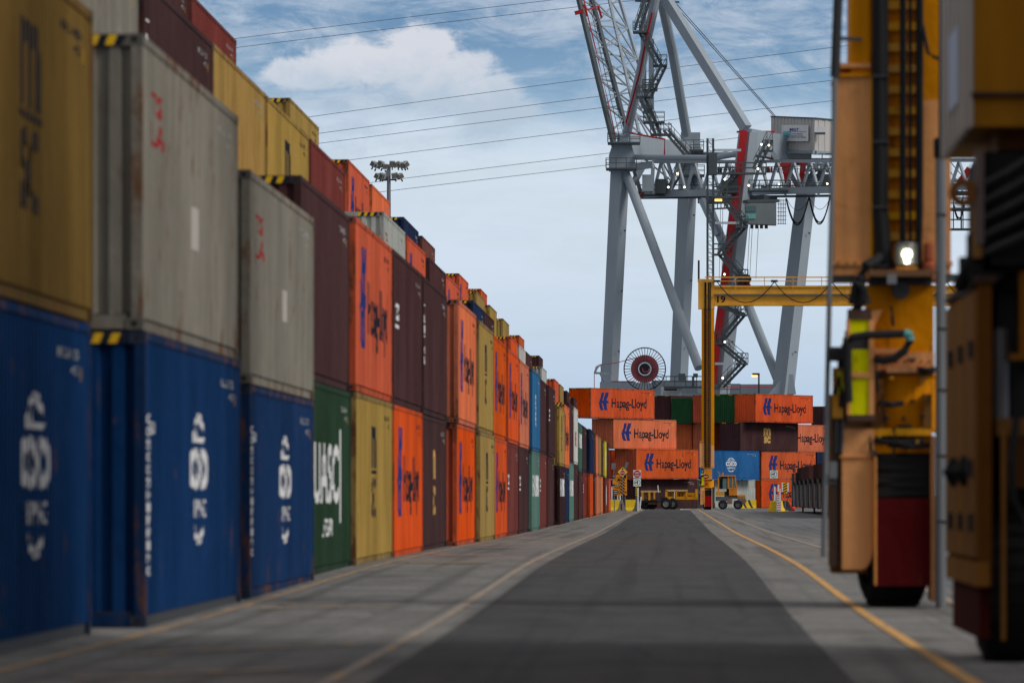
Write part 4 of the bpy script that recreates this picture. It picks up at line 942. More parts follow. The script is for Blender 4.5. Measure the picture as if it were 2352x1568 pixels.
# power lines
WIRES = [((547, 88), (1274, 0)), ((547, 109), (1328, 16)), ((734, 266), (1369, 179)), ((741, 306), (1378, 221)), ((741, 329), (1378, 248)), ((821, 366), (1378, 295)), ((917, 412), (1378, 354)), ((896, 439), (1378, 381))]
for i, (a, c) in enumerate(WIRES):
    m = MB(); Yw = 980; sl = (c[1] - a[1]) / (c[0] - a[0]); pts = []
    for k in range(25):
        x = -200 + k * 110; y_ = a[1] + sl * (x - a[0]) + 6e-6 * (x - 600) * (x - 1300) * 1.0
        pts.append(P(x, y_, Yw))
    m.tube(pts, 0.042, M_dark, 5); o = m.build('power_line')
    tag(o, 'thin dark overhead wire, %s from the top, rising to the right across the sky' % ORD[i + 1], 'power line', 'overhead wires across the sky')

# ------------------------------------------------------------------ wheels
def wheel(name, parent, c, axis, R, w, rim_m, dual=False):
    m = MB(); h = w / 2
    m.lathe((0, 0, 0), axis, [(-h, R * .55), (-h, R * .80), (-h * .8, R * .97), (-h * .4, R), (h * .4, R), (h * .8, R * .97), (h, R * .80), (h, R * .55), (-h, R * .55)], M_black, 32)
    a = Vector(axis).normalized(); u = a.cross(Vector((0, 0, 1))).normalized(); v = Vector((0, 0, 1))
    for k in range(28):   # tread lugs
        t = 2 * math.pi * k / 28; d = u * math.cos(t) + v * math.sin(t)
        m.beam(d * R * 1.0 - a * h * .8, d * R * 1.0 + a * h * .8, 0.03 * R, 0.07 * R, M_black, up=tuple(d))
    o = m.build(name, parent); o.location = c
    m = MB(); m.lathe((0, 0, 0), axis, [(-h * .9, R * .56), (-h * .5, R * .48), (-h * .3, R * .25), (-h * .7, R * .2), (-h * .75, 0.001)], rim_m, 24)
    m.lathe((0, 0, 0), axis, [(h * .9, R * .56), (h * .5, R * .48), (h * .3, R * .25), (h * .7, R * .2), (h * .75, 0.001)], rim_m, 24)
    for k in range(8):
        t = 2 * math.pi * k / 8; d = (u * math.cos(t) + v * math.sin(t)) * R * .33
        for s_ in (-1, 1): m.lathe(d, axis, [(s_ * h * .3, .03 * R), (s_ * h * .55, .03 * R), (s_ * h * .55, .001)], M_dark, 6)
    r = m.build('rim', o); return o

# ------------------------------------------------------------------ rubber tyred gantry crane
G_ = {'g': M_gold_rtg, 'p': M_peach, 'a': M_amber, 'l': M_lime, 'r': M_redpanel}
def gantry(X0, Y, label, number, full_detail=True, k=1.0):
    dk = lambda nm, c, mm: mm if k == 1.0 else mat(nm + ('_weathered_dimmed' if k < 1 else '_brightened'), tuple(min(.95, v * k) for v in c), 0.7, var=0.22 if k < 1 else 0.1, rust=0.45 if k < 1 else 0.1, spec=0.08)
    M_gold_rtg, M_peach, M_amber, M_lime, M_redpanel = (dk('crane_yellow', (0.66, 0.32, 0.045), G_['g']), dk('crane_faded_yellow', (0.64, 0.31, 0.14), G_['p']), dk('crane_amber', (0.58, 0.22, 0.018), G_['a']), dk('lime_yellow', (0.60, 0.58, 0.01), G_['l']), dk('red_panel', (0.07 if k < 1 else .25, 0.002, 0.003), G_['r']))
    r = thing('gantry_crane', label, 'gantry crane', (X0, Y, 0), 0, 'yellow rubber-tyred gantry cranes')
    lx = lambda px: (px - 1912) / 201.0
    lz = lambda py: 1.3 + (1137 - py) / 201.0
    def B(m, px0, py0, px1, py1, y0, y1, mm): m.box(lx(px0), lx(px1), y0, y1, lz(py1), lz(py0), mm)
    # upper column with its recess
    ZT = 20.3
    m = MB()
    m.box(lx(1918), lx(1999), 0, 1.5, lz(640), lz(176), M_peach); m.box(lx(1955), lx(1999), 0.02, 1.5, lz(176), ZT, M_amber)
    m.box(lx(1999), lx(2118), 0.16, 1.5, lz(640), ZT, M_amber)
    m.box(lx(2118), lx(2184), 0, 1.5, lz(640), lz(230), M_peach); m.box(lx(2118), lx(2184), 0.004, 1.5, lz(230), ZT, M_amber)
    B(m, 1922, 146, 1999, 156, -.03, 1.5, M_peach); B(m, 1916, 170, 1999, 176, -.05, 1.5, M_amber); B(m, 1999, 176, 2004, 640, -.01, .15, M_gold_rtg)
    B(m, 1914, 598, 2003, 610, -.03, 1.5, M_peach); B(m, 2118, 600, 2188, 610, -.03, 1.5, M_peach); B(m, 1914, 632, 1965, 641, -.03, 1.2, M_dark)
    m.build('column', r)
    m = MB()
    for k in range(60):
        z = lz(600) + k * 0.24
        if z < ZT - .2: m.box(lx(2037), lx(2068), 0.04, 0.15, z, z + .09, M_gold_rtg); m.box(lx(2078), lx(2112), 0.04, 0.15, z, z + .09, M_gold_rtg)
    m.build('ladder', r)
    m = MB(); zt = ZT + .3
    def vt(px, rad, z0, y=-.06, bend=0): m.tube([(lx(px + bend), y, lz(615)), (lx(px + bend * .5), y, lz(560)), (lx(px), y, lz(480)), (lx(px + 3), y, zt)], rad, M_black, 8)
    vt(2012, .045, 0, bend=12); vt(2021, .05, 0, -.1, bend=14); vt(2031, .045, 0, bend=12); vt(2071, .028, 0); vt(2076, .022, 0, -.1); vt(2090, .02, 0); vt(2109, .032, 0); vt(2114, .03, 0, -.1, bend=-6)
    if full_detail:
        m.tube([(lx(2022), -.1, lz(590)), (lx(2010), -.2, lz(600)), (lx(1988), -.28, lz(612)), (lx(1975), -.28, lz(640)), (lx(1972), -.2, lz(700)), (lx(1962), -.15, lz(720))], .06, M_black, 8)
        m.tube([(lx(2118), -.1, lz(60)), (lx(2130), -.18, lz(125)), (lx(2146), -.2, lz(135)), (lx(2160), -.2, lz(140))], .022, M_black, 6)
        for z in (lz(615), lz(480), lz(330), lz(180)): m.box(lx(2004), lx(2040), -.16, .1, z, z + .03, M_dark)
    m.build('hose', r)
    if not full_detail: return gantry_low(r, B, lx, lz, M_gold_rtg, M_peach, M_amber, M_lime, M_redpanel, number, full_detail)
    # guide pipe hanging left of the leg
    m = MB(); m.tube([(lx(1930), -.2, 8.4), (lx(1922), -.2, lz(20)), (lx(1918), -.2, lz(150)), (lx(1905), -.2, lz(640)), (lx(1897), -.2, lz(1000)), (lx(1891), -.2, lz(1278))], .03, M_steel, 8, )
    m.tube([(lx(1924), -.2, 8.4), (lx(1924), -.2, lz(0)), (lx(1917), -.2, lz(180))], .055, M_dark, 8)
    m.beam((lx(1918), -.2, lz(92)), (lx(1978), -.05, lz(92)), .03, .04, M_dark); m.beam((lx(1892), -.2, lz(1100)), (lx(1930), 0, lz(1100)), .08, .12, M_dark)
    m.build('guide_pipe', r)
    m = MB(); m.tube([(lx(2158), -.3, lz(1421)), (lx(2158), -.3, lz(345))], .06, M_steel, 10); m.tube([(lx(2161), -.3, lz(350)), (lx(2163), -.3, 8.4)], .042, M_black, 8)
    m.lathe((lx(2159), -.3, lz(345)), (0, 0, 1), [(-.12, .05), (-.1, .085), (.1, .085), (.13, .04)], M_black, 12); m.beam((lx(2158), -.3, lz(640)), (lx(2200), -.2, lz(640)), .06, .09, M_dark)
    for py in (500, 760, 900, 1050, 1200): m.box(lx(2148), lx(2170), -.36, -.1, lz(py), lz(py) + .03, M_dark)
    m.build('conduit', r)
    # shelf and lamp
    m = MB(); B(m, 1995, 622, 2143, 637, -.35, .3, mat('shelf_rust', (.16, .075, .03), .7, rust=.5)); B(m, 1998, 637, 2140, 655, -.05, .6, M_dark); B(m, 2035, 632, 2057, 655, -.37, -.34, M_steel)
    B(m, 2057, 614, 2106, 622, -.25, 0.0, M_amber); m.lathe((lx(2068), -.1, lz(668)), (0, 1, 0), [(-.1, .01), (-.1, .1), (.1, .1), (.1, .01)], M_dark, 12)
    sh = m.build('shelf', r)
    m = MB(); c = (lx(2081), -.15, lz(612)); gm = mat('lamp_jar', (.55, .55, .40), .15, var=0, spec=.8)
    m.lathe(c, (0, 0, 1), [(0, .10), (.03, .12), (.05, .115), (.20, .115), (.22, .12), (.25, .10), (.25, .001)], gm, 20)
    for k in range(8):
        a = 2 * math.pi * k / 8; m.beam((c[0] + .125 * math.cos(a), c[1] + .125 * math.sin(a), c[2] + .02), (c[0] + .125 * math.cos(a), c[1] + .125 * math.sin(a), c[2] + .24), .012, .012, M_steel)
    m.lathe(c, (0, 0, 1), [(.23, .13), (.26, .12), (.27, .03)], M_steel, 20); lp = m.build('lamp', r)
    m = MB(); m.lathe((c[0], c[1] - .125, c[2] + .13), (0, 1, 0), [(-.02, .001), (-.015, .035), (0, .052)], mat('lit_bulb', (1, .97, .85), emit=9), 14); m.lathe((c[0], c[1] - .125, c[2] + .05), (0, 1, 0), [(-.02, .001), (-.015, .02), (0, .028)], mat('lit_bulb', (1, .97, .85), emit=9), 12); m.build('bulb', lp)
    m = MB(); m.lathe((lx(2132), -.1, lz(622)), (0, 0, 1), [(0, .08), (.06, .08), (.1, .05), (.13, .06), (.3, .055), (.33, .001)], mat('beacon_red', (.35, .08, .03), .4), 14); m.build('beacon', r)
    return gantry_low(r, B, lx, lz, M_gold_rtg, M_peach, M_amber, M_lime, M_redpanel, number, full_detail)
def gantry_low(r, B, lx, lz, M_gold_rtg, M_peach, M_amber, M_lime, M_redpanel, number, full_detail):
    ZT = 20.3; wm = M_steel
    # lower column
    m = MB(); B(m, 1995, 655, 2145, 812, 0.05, 1.3, M_amber); B(m, 1990, 808, 2146, 853, 0.0, 1.3, M_peach); B(m, 2085, 823, 2104, 828, -.02, .0, M_dark)
    B(m, 2005, 800, 2075, 812, -.06, .1, M_peach); B(m, 2000, 851, 2146, 860, -.03, 1.2, M_dark)
    m.lathe((lx(2082), .52, lz(992)), (0, 0, 1), [(0, .47), (.05, .49), (.62, .49), (.64, .52), (.68, .5), (.68, .1)], M_amber, 28)
    B(m, 2000, 984, 2140, 1000, -.1, 1.2, M_gold_rtg); B(m, 2005, 1010, 2140, 1040, -.02, 1.2, M_amber); B(m, 2062, 975, 2094, 981, -.02, .1, M_dark)
    m.prism([(lx(1990), lz(812)), (lx(2000), lz(715)), (lx(2026), lz(712)), (lx(2006), lz(755)), (lx(2006), lz(812))], -.12, .1, M_peach)
    B(m, 1922, 990, 1996, 1010, -.06, 1.0, M_peach); B(m, 2000, 940, 2146, 1046, .75, 1.3, M_amber)
    m.build('lower_column', r)
    m = MB(); B(m, 1951, 735, 1994, 770, -.30, -.02, M_lime); B(m, 1951, 804, 1994, 857, -.30, -.02, M_lime); B(m, 1951, 868, 1994, 953, -.30, -.02, M_lime); B(m, 1952, 770, 1993, 804, -.29, -.02, M_dark)
    B(m, 1946, 712, 2000, 735, -.33, 0.0, M_rustdark); B(m, 1946, 857, 2006, 868, -.33, 0.0, M_peach); B(m, 1944, 953, 2010, 968, -.34, 0.0, M_rustdark)
    B(m, 1944, 735, 1951, 955, -.32, 0, M_peach); B(m, 1994, 735, 2006, 955, -.32, 0, M_peach); m.build('steering_cylinder', r)
    m = MB()
    m.tube([(lx(1947), -.4, lz(925)), (lx(1944), -.42, lz(850)), (lx(1945), -.44, lz(790)), (lx(1955), -.46, lz(777)), (lx(1985), -.46, lz(772)), (lx(2070), -.46, lz(769)), (lx(2083), -.46, lz(772)), (lx(2087), -.45, lz(785)), (lx(2075), -.44, lz(807)), (lx(2050), -.42, lz(826)), (lx(2025), -.38, lz(830)), (lx(2008), -.34, lz(826))], .048, M_black, 10)
    m.tube([(lx(1990), -.36, lz(700)), (lx(1978), -.36, lz(660)), (lx(1965), -.3, lz(650)), (lx(1956), -.25, lz(700))], .05, M_black, 8)
    m.tube([(lx(1915), -.3, lz(905)), (lx(1925), -.36, lz(870)), (lx(1932), -.36, lz(905)), (lx(1930), -.3, lz(935))], .03, M_black, 8)
    for py, x0, x1 in ((1012, 2008, 2120), (1020, 2040, 2136), (848, 2110, 2145), (925, 2018, 2072)): m.tube([(lx(x0), -.12, lz(py)), (lx((x0 + x1) / 2), -.2, lz(py + 5)), (lx(x1), -.12, lz(py + 1))], .035, M_black, 8)
    m.build('hydraulic_hose', r)
    m = MB(); m.tube([(lx(2073), -.47, lz(768)), (lx(2084), -.47, lz(771)), (lx(2087), -.46, lz(783))], .056, mat('teal_cap', (.10, .33, .30), .5, var=0), 10); m.build('hose_sleeve', r)
    m = MB(); B(m, 1901, 803, 1938, 830, -.35, -.05, M_black); B(m, 1906, 798, 1934, 803, -.33, -.05, M_dark); B(m, 1912, 845, 1936, 960, -.2, 0, M_gold_rtg); B(m, 1922, 852, 1940, 905, -.25, -.2, M_lime)
    m.lathe((lx(1931), -.1, lz(1040)), (0, 0, 1), [(0, .045), (.9, .045), (.9, .001)], M_steel, 12); B(m, 1910, 960, 1924, 1300, -.1, .1, M_rustdark); B(m, 1924, 1050, 1933, 1308, -.05, .2, M_rustdark); B(m, 1904, 1060, 1922, 1098, -.2, -.05, M_steel)
    m.build('actuator', r)
    if full_detail:
        brn = mat('grimy_brown', (0.17, 0.075, 0.02), 0.8, var=0.35, rust=0.6, spec=.1)
        m = MB(); B(m, 1909, 905, 1950, 1300, .05, 1.2, brn); B(m, 1940, 960, 2000, 1050, .02, 1.0, M_peach); B(m, 1912, 1292, 1990, 1316, 0, 1.1, brn); m.build('leg_guard', r)
        m = MB(); B(m, 2000, 1034, 2012, 1050, -.2, .1, M_rustdark); B(m, 2120, 905, 2140, 985, -.1, .3, brn); B(m, 1998, 870, 2030, 985, -.08, .3, brn); B(m, 2036, 842, 2140, 856, -.12, .1, M_peach); m.build('stiffener', r)
        rnd = random.Random(3)
        for i in range(14):   # small brackets, valves and pipe runs on the lower column
            px, py = rnd.uniform(2005, 2130), rnd.uniform(860, 1035); m = MB(); w_, h_ = rnd.uniform(4, 11), rnd.uniform(3, 9)
            m.box(lx(px), lx(px + w_), -.16 - rnd.random() * .06, 0.1, lz(py + h_), lz(py), rnd.choice((M_dark, M_rustdark, M_steel, M_gold_rtg))); m.build('bracket', r)
        for i in range(9):
            x0, y0 = rnd.uniform(1945, 2120), rnd.uniform(700, 1000); m = MB()
            m.tube([(lx(x0), -.1, lz(y0)), (lx(x0 + rnd.uniform(-8, 8)), -.2, lz(y0 + 25)), (lx(x0 + rnd.uniform(-14, 14)), -.16, lz(y0 + rnd.uniform(40, 80)))], .014 + .01 * rnd.random(), M_black, 6); m.build('hydraulic_hose', r)
        for zrow in (lz(604), lz(830), lz(1000)):
            m = MB()
            for k2 in range(14): m.box(lx(1925 + k2 * 19), lx(1928 + k2 * 19), -.05, .02, zrow - .012, zrow + .012, M_dark)
            m.build('bolt', r)
        for i in range(5):
            m = MB(); m.tube([(lx(1921 + i * 3.2), -.12 - .03 * (i % 2), lz(1040)), (lx(1923 + i * 3), -.14, lz(900)), (lx(1926 + i * 4), -.12, lz(820 - i * 15))], .012, M_black if i % 2 else M_steel, 6); m.build('hydraulic_hose', r)
    # wheel fairing, mud flap, tyre
    m = MB(); prof = [(lx(1938), lz(985)), (lx(2008), lz(985)), (lx(2008), lz(1240))] + [(lx(2008 - 30 * (1 - math.cos(t)) - 30 * 0), lz(1240 + 68 * math.sin(t))) for t in [math.pi / 2 * k / 5 for k in range(1, 6)]] + [(lx(1932), lz(1308)), (lx(1932), lz(1052))]
    m.prism(prof, -.14, 0.9, M_peach); B(m, 1926, 1046, 2010, 1052, -.17, .9, M_peach); B(m, 2006, 1048, 2012, 1344, -.26, -.10, M_gold_rtg); B(m, 2136, 1000, 2146, 1380, -.26, .5, M_peach)
    m.build('wheel_fairing', r, bevel=0.012 if full_detail else 0)
    m = MB(); B(m, 2011, 1040, 2137, 1144, .05, .1, M_black)  # black sheet and tubes fill the recess above the mud flap
    for k in range(9): m.tube([(lx(2013), .0 - .02 * (k % 3), lz(1050 + k * 11)), (lx(2070), -.05 + .02 * (k % 2), lz(1055 + k * 10)), (lx(2136), .0, lz(1048 + k * 11))], .045, M_black, 8)
    m.build('black_recess', r)
    m = MB(); B(m, 2007, 1144, 2136, 1344, -.24, -.22, M_redpanel); m.build('mud_flap', r)
    wm = M_steel
    wheel('wheel', r, (lx(2056), .66, .62), (0.97, 0.22, 0), .62, .62, wm); wheel('wheel', r, (lx(2085), 2.2, .62), (1, 0, 0), .62, .55, wm)
    m = MB(); B(m, 1960, 1000, 2130, 1110, 1.0, 3.0, M_amber); B(m, 2000, 1110, 2120, 1260, 1.2, 1.6, M_gold_rtg); m.build('bogie', r)
    # beam, trolley rail, far leg
    m = MB(); SP = 23.5; zb0, zb1 = 18.45, 20.3
    if not number: SP = 3.0
    m.box(-.1, lx(2190), -.02, 1.52, 18.2, 20.9, M_gold_rtg); m.box(lx(2190), SP + 1.5, 0.1, 1.4, zb0 + .25, zb1 - .15, M_gold_rtg); m.box(lx(2190), SP + 1.5, -.05, 1.5, zb0 + .05, zb0 + .25, M_gold_rtg); m.box(lx(2190), SP + 1.5, -.25, 1.5, zb1 - .85, zb1 - .75, M_steel); m.box(lx(2190), SP + 1.5, -.05, 1.5, zb1 - .15, zb1, M_gold_rtg)
    m.build('beam', r)
    m = MB()
    for zz in (21.05, 20.7): m.beam((.5, -.2, zz), (SP + 1.5, -.2, zz), .06, .06 if zz < 21 else .1, M_gold_rtg)
    for k in range(int(SP / 2.6) + 1): m.beam((.7 + k * 2.6, -.2, zb1 - .8), (.7 + k * 2.6, -.2, 21.05), .06, .06, M_gold_rtg)
    m.build('railing', r)
    m = MB()
    for k in range(5 if number else 1):
        a = 1.6 + k * 5.2; m.tube([(a + 5.2 * t / 10, -.3, 20.65 - 1.9 * (1 - (2 * t / 10 - 1) ** 2)) for t in range(11)], .045, M_black, 5); m.box(a - .3, a + .3, -.35, -.1, 20.6, 20.8, M_dark)
    m.build('festoon_cable', r)
    m = MB(); m.tube([(-0.05, .2, 20.6), (-0.05, .2, 22.6)], .09, M_rustdark, 8); m.build('aerial', r)
    if number:
        m = MB()
        for pl in text_poly('19')[0]: m.face([(1.62 + a * .75, .08, 18.75 + b_ * .62) for a, b_ in pl], M_ink)
        m.build('number', r)
    if not number: return r
    m = MB(); m.box(SP, SP + 1.35, 0, 1.4, 3.7, zb0, M_gold_rtg); m.box(SP + .1, SP + 1.2, .1, 1.2, 1.1, 3.7, M_amber); m.box(SP + .45, SP + .95, -.02, .0, 3.7, zb0, M_dark); m.box(SP + .9, SP + 1.7, -.6, 1.4, 20.4, 21.9, M_amber); m.build('far_leg', r)
    wheel('wheel', r, (SP + .65, .5, .62), (1, 0, 0), .62, .55, wm)
    return r
gantry(1.79, 65.0, 'faded yellow gantry crane with dark red mud flap and lit lamp', False, True, 0.93)
gantry(2.14, 516.0, 'distant yellow gantry crane numbered 19 standing over the far end of the road', True, False, 1.3)

def near_crane():
    Y = 43.9; s = F / Y; X = lambda px: (px - CX) / s; Zz = lambda py: EYE + (CY - py) / s
    r = thing('gantry_crane', 'yellow gantry crane with grey-sided machine box at the right edge', 'gantry crane', (0, Y, 0), 0, 'yellow rubber-tyred gantry cranes')
    x0 = X(2249)
    def B(m, px0, py0, px1, py1, y0, y1, mm): m.box(X(px0), X(px1), y0, y1, Zz(py1), Zz(py0), mm)
    pan = mat('door_panel', (.27, .125, .032), .8, rust=.4, spec=.05); M_amber = mat('near_amber_dimmed', (.22, .09, .01), .6, rust=.3); M_gold_rtg = mat('near_gold_dimmed', (.30, .15, .03), .6, rust=.3)  # amber and gold darkened in colour to imitate dimming toward the frame edge
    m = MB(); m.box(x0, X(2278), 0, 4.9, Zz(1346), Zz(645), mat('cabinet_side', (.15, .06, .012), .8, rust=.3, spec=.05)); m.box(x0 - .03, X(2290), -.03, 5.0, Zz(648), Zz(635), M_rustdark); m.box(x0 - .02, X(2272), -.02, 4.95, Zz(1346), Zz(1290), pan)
    cab = m.build('cabinet', r)
    for k in range(3):
        m = MB(); m.box(x0 - .03, x0 - .001, .12 + k * 1.62, 1.62 + k * 1.62, Zz(1280), Zz(665), pan); d = m.build('door', cab)
        m = MB()
        for zz in (Zz(800), Zz(1075), Zz(1200)): m.box(x0 - .07, x0 - .03, .3 + k * 1.62, .42 + k * 1.62, zz - .07, zz + .07, M_dark)
        m.build('handle', d)
    m = MB()
    for (yy, zz) in ((1.2, Zz(1080)), (2.9, Zz(1080))): m.lathe((x0 - .06, yy, zz), (0, 0, 1), [(-.12, .02), (-.05, .06), (0, .09), (.05, .06), (.12, .02)], M_black, 10)
    m.build('hinge_block', cab)
    m = MB(); m.box(x0 + .01, X(2276), .1, 4.4, Zz(1467), Zz(1350), mat('dark_red_paint', (.06, .008, .005), .85, spec=.04)); m.build('skirt_panel', r)
    m = MB(); m.box(X(2300), X(2310), -.02, .04, Zz(1470), Zz(985), pan); m.build('edge_strip', r)
    wheel('wheel', r, (X(2330), .7, .62), (1, 0, 0), .62, .5, M_steel)
    # machine box above, grey outer side and amber front
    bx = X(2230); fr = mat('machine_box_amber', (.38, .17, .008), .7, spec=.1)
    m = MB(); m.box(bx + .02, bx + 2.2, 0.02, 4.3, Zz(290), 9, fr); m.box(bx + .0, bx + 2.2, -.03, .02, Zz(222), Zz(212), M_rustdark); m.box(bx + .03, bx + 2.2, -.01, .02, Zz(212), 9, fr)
    mb = m.build('machine_box', r)
    m = MB(); gs = mat('grey_cladding', (.42, .38, .33), .6, var=.1)
    for k in range(12):
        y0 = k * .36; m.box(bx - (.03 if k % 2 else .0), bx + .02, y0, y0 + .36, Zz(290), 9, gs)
    sd_ = m.build('side_panel', mb)
    m = MB(); q = [(bx - .036, 2.9 - 1.6 * a, Zz(290) + .28 + b_ * .62) for a, b_ in ((0, 0), (1, 0), (1, 1), (0, 1))]; m.face(q, mat('pale_sticker', (.45, .50, .65), .5)); m.build('sticker', mb)
    # dark engine and frames under the box
    m = MB(); eng = M_dark
    B(m, 2262, 345, 2420, 620, .2, 2.5, M_black); B(m, 2240, 590, 2420, 660, .4, 2.6, M_black); B(m, 2300, 660, 2420, 1500, .6, 2.5, M_dark)
    for k in range(9): c = (X(2230 + random.randint(0, 90)), .1 + .1 * k, Zz(560 + random.randint(0, 70))); m.box(c[0] - .12, c[0] + .15, c[1], c[1] + .3, c[2] - .1, c[2] + .12, M_black)
    m.tube([(X(2214), .6, Zz(650)), (X(2235), .3, Zz(600)), (X(2262), .2, Zz(560)), (X(2300), .1, Zz(520)), (X(2400), 0, Zz(440))], .06, M_black, 8)
    for k in range(5): m.tube([(X(2268), .1, Zz(420 + k * 40)), (X(2310), -.05, Zz(400 + k * 40)), (X(2420), -.1, Zz(330 + k * 45))], .035, M_dark, 8)
    m.build('engine', r)
    m = MB(); B(m, 2243, 345, 2262, 560, .1, .3, mat('pale_frame', (.16, .13, .115), .6)); m.lathe((X(2215), .1, Zz(440)), (0, 1, 0), [(0, .05), (0, .11), (.1, .11), (.1, .05), (0, .05)], M_amber, 16); B(m, 2220, 415, 2262, 465, .12, .2, mat('rust_orange', (.28, .09, .02), .6)); B(m, 2236, 470, 2258, 590, .12, .2, M_gold_rtg)
    m.build('bracket', r)
    m = MB(); m.lathe((X(2302), .3, Zz(966)), (0, 0, 1), [(0, .001), (0, .065), (.7, .065), (.73, .03), (.73, .001)], M_steel, 14); B(m, 2285, 872, 2330, 960, .35, .6, M_black); m.build('cylinder', r)
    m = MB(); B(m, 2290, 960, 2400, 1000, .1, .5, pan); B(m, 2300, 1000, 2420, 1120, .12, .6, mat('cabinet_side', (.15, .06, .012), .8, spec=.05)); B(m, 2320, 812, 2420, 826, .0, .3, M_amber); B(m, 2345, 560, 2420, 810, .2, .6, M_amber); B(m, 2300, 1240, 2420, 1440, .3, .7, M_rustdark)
    m.tube([(X(2335), 0, Zz(960)), (X(2320), -.1, Zz(1060)), (X(2325), -.1, Zz(1150)), (X(2350), 0, Zz(1200))], .03, M_black, 8); m.build('bracket_plate', r)
    m = MB(); m.box(X(2300), X(2300) + .9, .6, 2, 4, 20, M_amber); m.build('column', r)
near_crane()

# ------------------------------------------------------------------ yard truck and trailer
def truck():
    Y = 532; s = F / Y; b0 = P(1682, 1137, Y)
    r = thing('yard_truck', 'orange yard tractor cab with grey chassis beside the distant crane leg', 'truck', (b0.x, Y, 0))
    X = lambda px: (px - 1682) / s; Z = lambda py: EYE + (CY - py) / s
    oc = mat('truck_orange', (.70, .24, .015), .45, var=.08); gy = mat('chassis_grey', (.13, .135, .15), .6)
    m = MB()
    def B(x0, y0, x1, y1, a, b_, mm): m.box(X(x0), X(x1), a, b_, Z(y1), Z(y0), mm)
    B(1651, 1091, 1690, 1094, -.1, 2.1, oc); B(1649, 1094, 1652, 1136, 0, .15, oc); B(1671, 1094, 1674.5, 1137, 0, .12, oc); B(1671, 1122, 1693, 1137, 0, 2, oc); B(1681, 1094, 1683, 1124, -.02, .1, oc); B(1649, 1128, 1671, 1137, .2, 2, M_dark); B(1669, 1094, 1671, 1137, .4, 2.0, M_dark)
    m.prism([(X(1690.5), Z(1122)), (X(1693), Z(1122)), (X(1690), Z(1094)), (X(1687.5), Z(1094))], 0, .12, oc); B(1650, 1094, 1691, 1122, 1.9, 2.0, M_dark)
    B(1674, 1120, 1693, 1123, -.03, 0, oc)
    cab = m.build('cab', r)
    m = MB(); B2 = lambda x0, y0, x1, y1: m.box(X(x0), X(x1), .03, .06, Z(y1), Z(y0), mat('truck_glass', (.09, .16, .14), .12, var=0, spec=.8)); B2(1674.5, 1096, 1681, 1121); B2(1683, 1096, 1688.5, 1121); B2(1660, 1098, 1669, 1122); m.build('window', cab)
    m = MB(); m.tube([(X(1655), 0.6, Z(1100)), (X(1653), .6, Z(1088)), (X(1648), .6, Z(1082))], .06, M_steel, 8); m.tube([(X(1660), .5, Z(1090)), (X(1660), .5, Z(1085))], .08, M_amber, 8); m.tube([(X(1686), -.1, Z(1118)), (X(1697), -.3, Z(1116)), (X(1700), -.3, Z(1123)), (X(1690), -.2, Z(1124))], .03, oc, 6); m.build('exhaust_pipe', r)
    m = MB()
    B(1644, 1128, 1664, 1138, -.05, 1.2, M_gold_rtg); m.build('fifth_wheel', r)
    m = MB(); B(1694, 1136, 1711, 1140, 0, 2.1, oc); B(1694, 1140, 1710, 1145, .05, 2.0, oc); m.build('bonnet', r)
    m = MB(); B(1644, 1140, 1672, 1150, .1, 2, gy); B(1664, 1137, 1712, 1145, .15, 1.9, gy); B(1670, 1145, 1682, 1157, 0, .6, mat('tank_tan', (.20, .13, .09), .6)); B(1685, 1148, 1690, 1158, 0, .4, M_steel); B(1694, 1143, 1706, 1150, -.02, .4, gy)
    m.prism([(X(1704), Z(1157)), (X(1711), Z(1157)), (X(1715), Z(1150)), (X(1713), Z(1145)), (X(1703), Z(1145))], 0, 2.1, mat('bumper_tan', (.18, .11, .07), .6)); m.build('chassis', r)
    for (px, dy) in ((1660.5, .15), (1695.5, .1)):
        for d_ in (dy, dy + 1.9): wheel('wheel', r, (X(px), d_, .43), (0, 1, 0), .43, .35, gy)
truck()
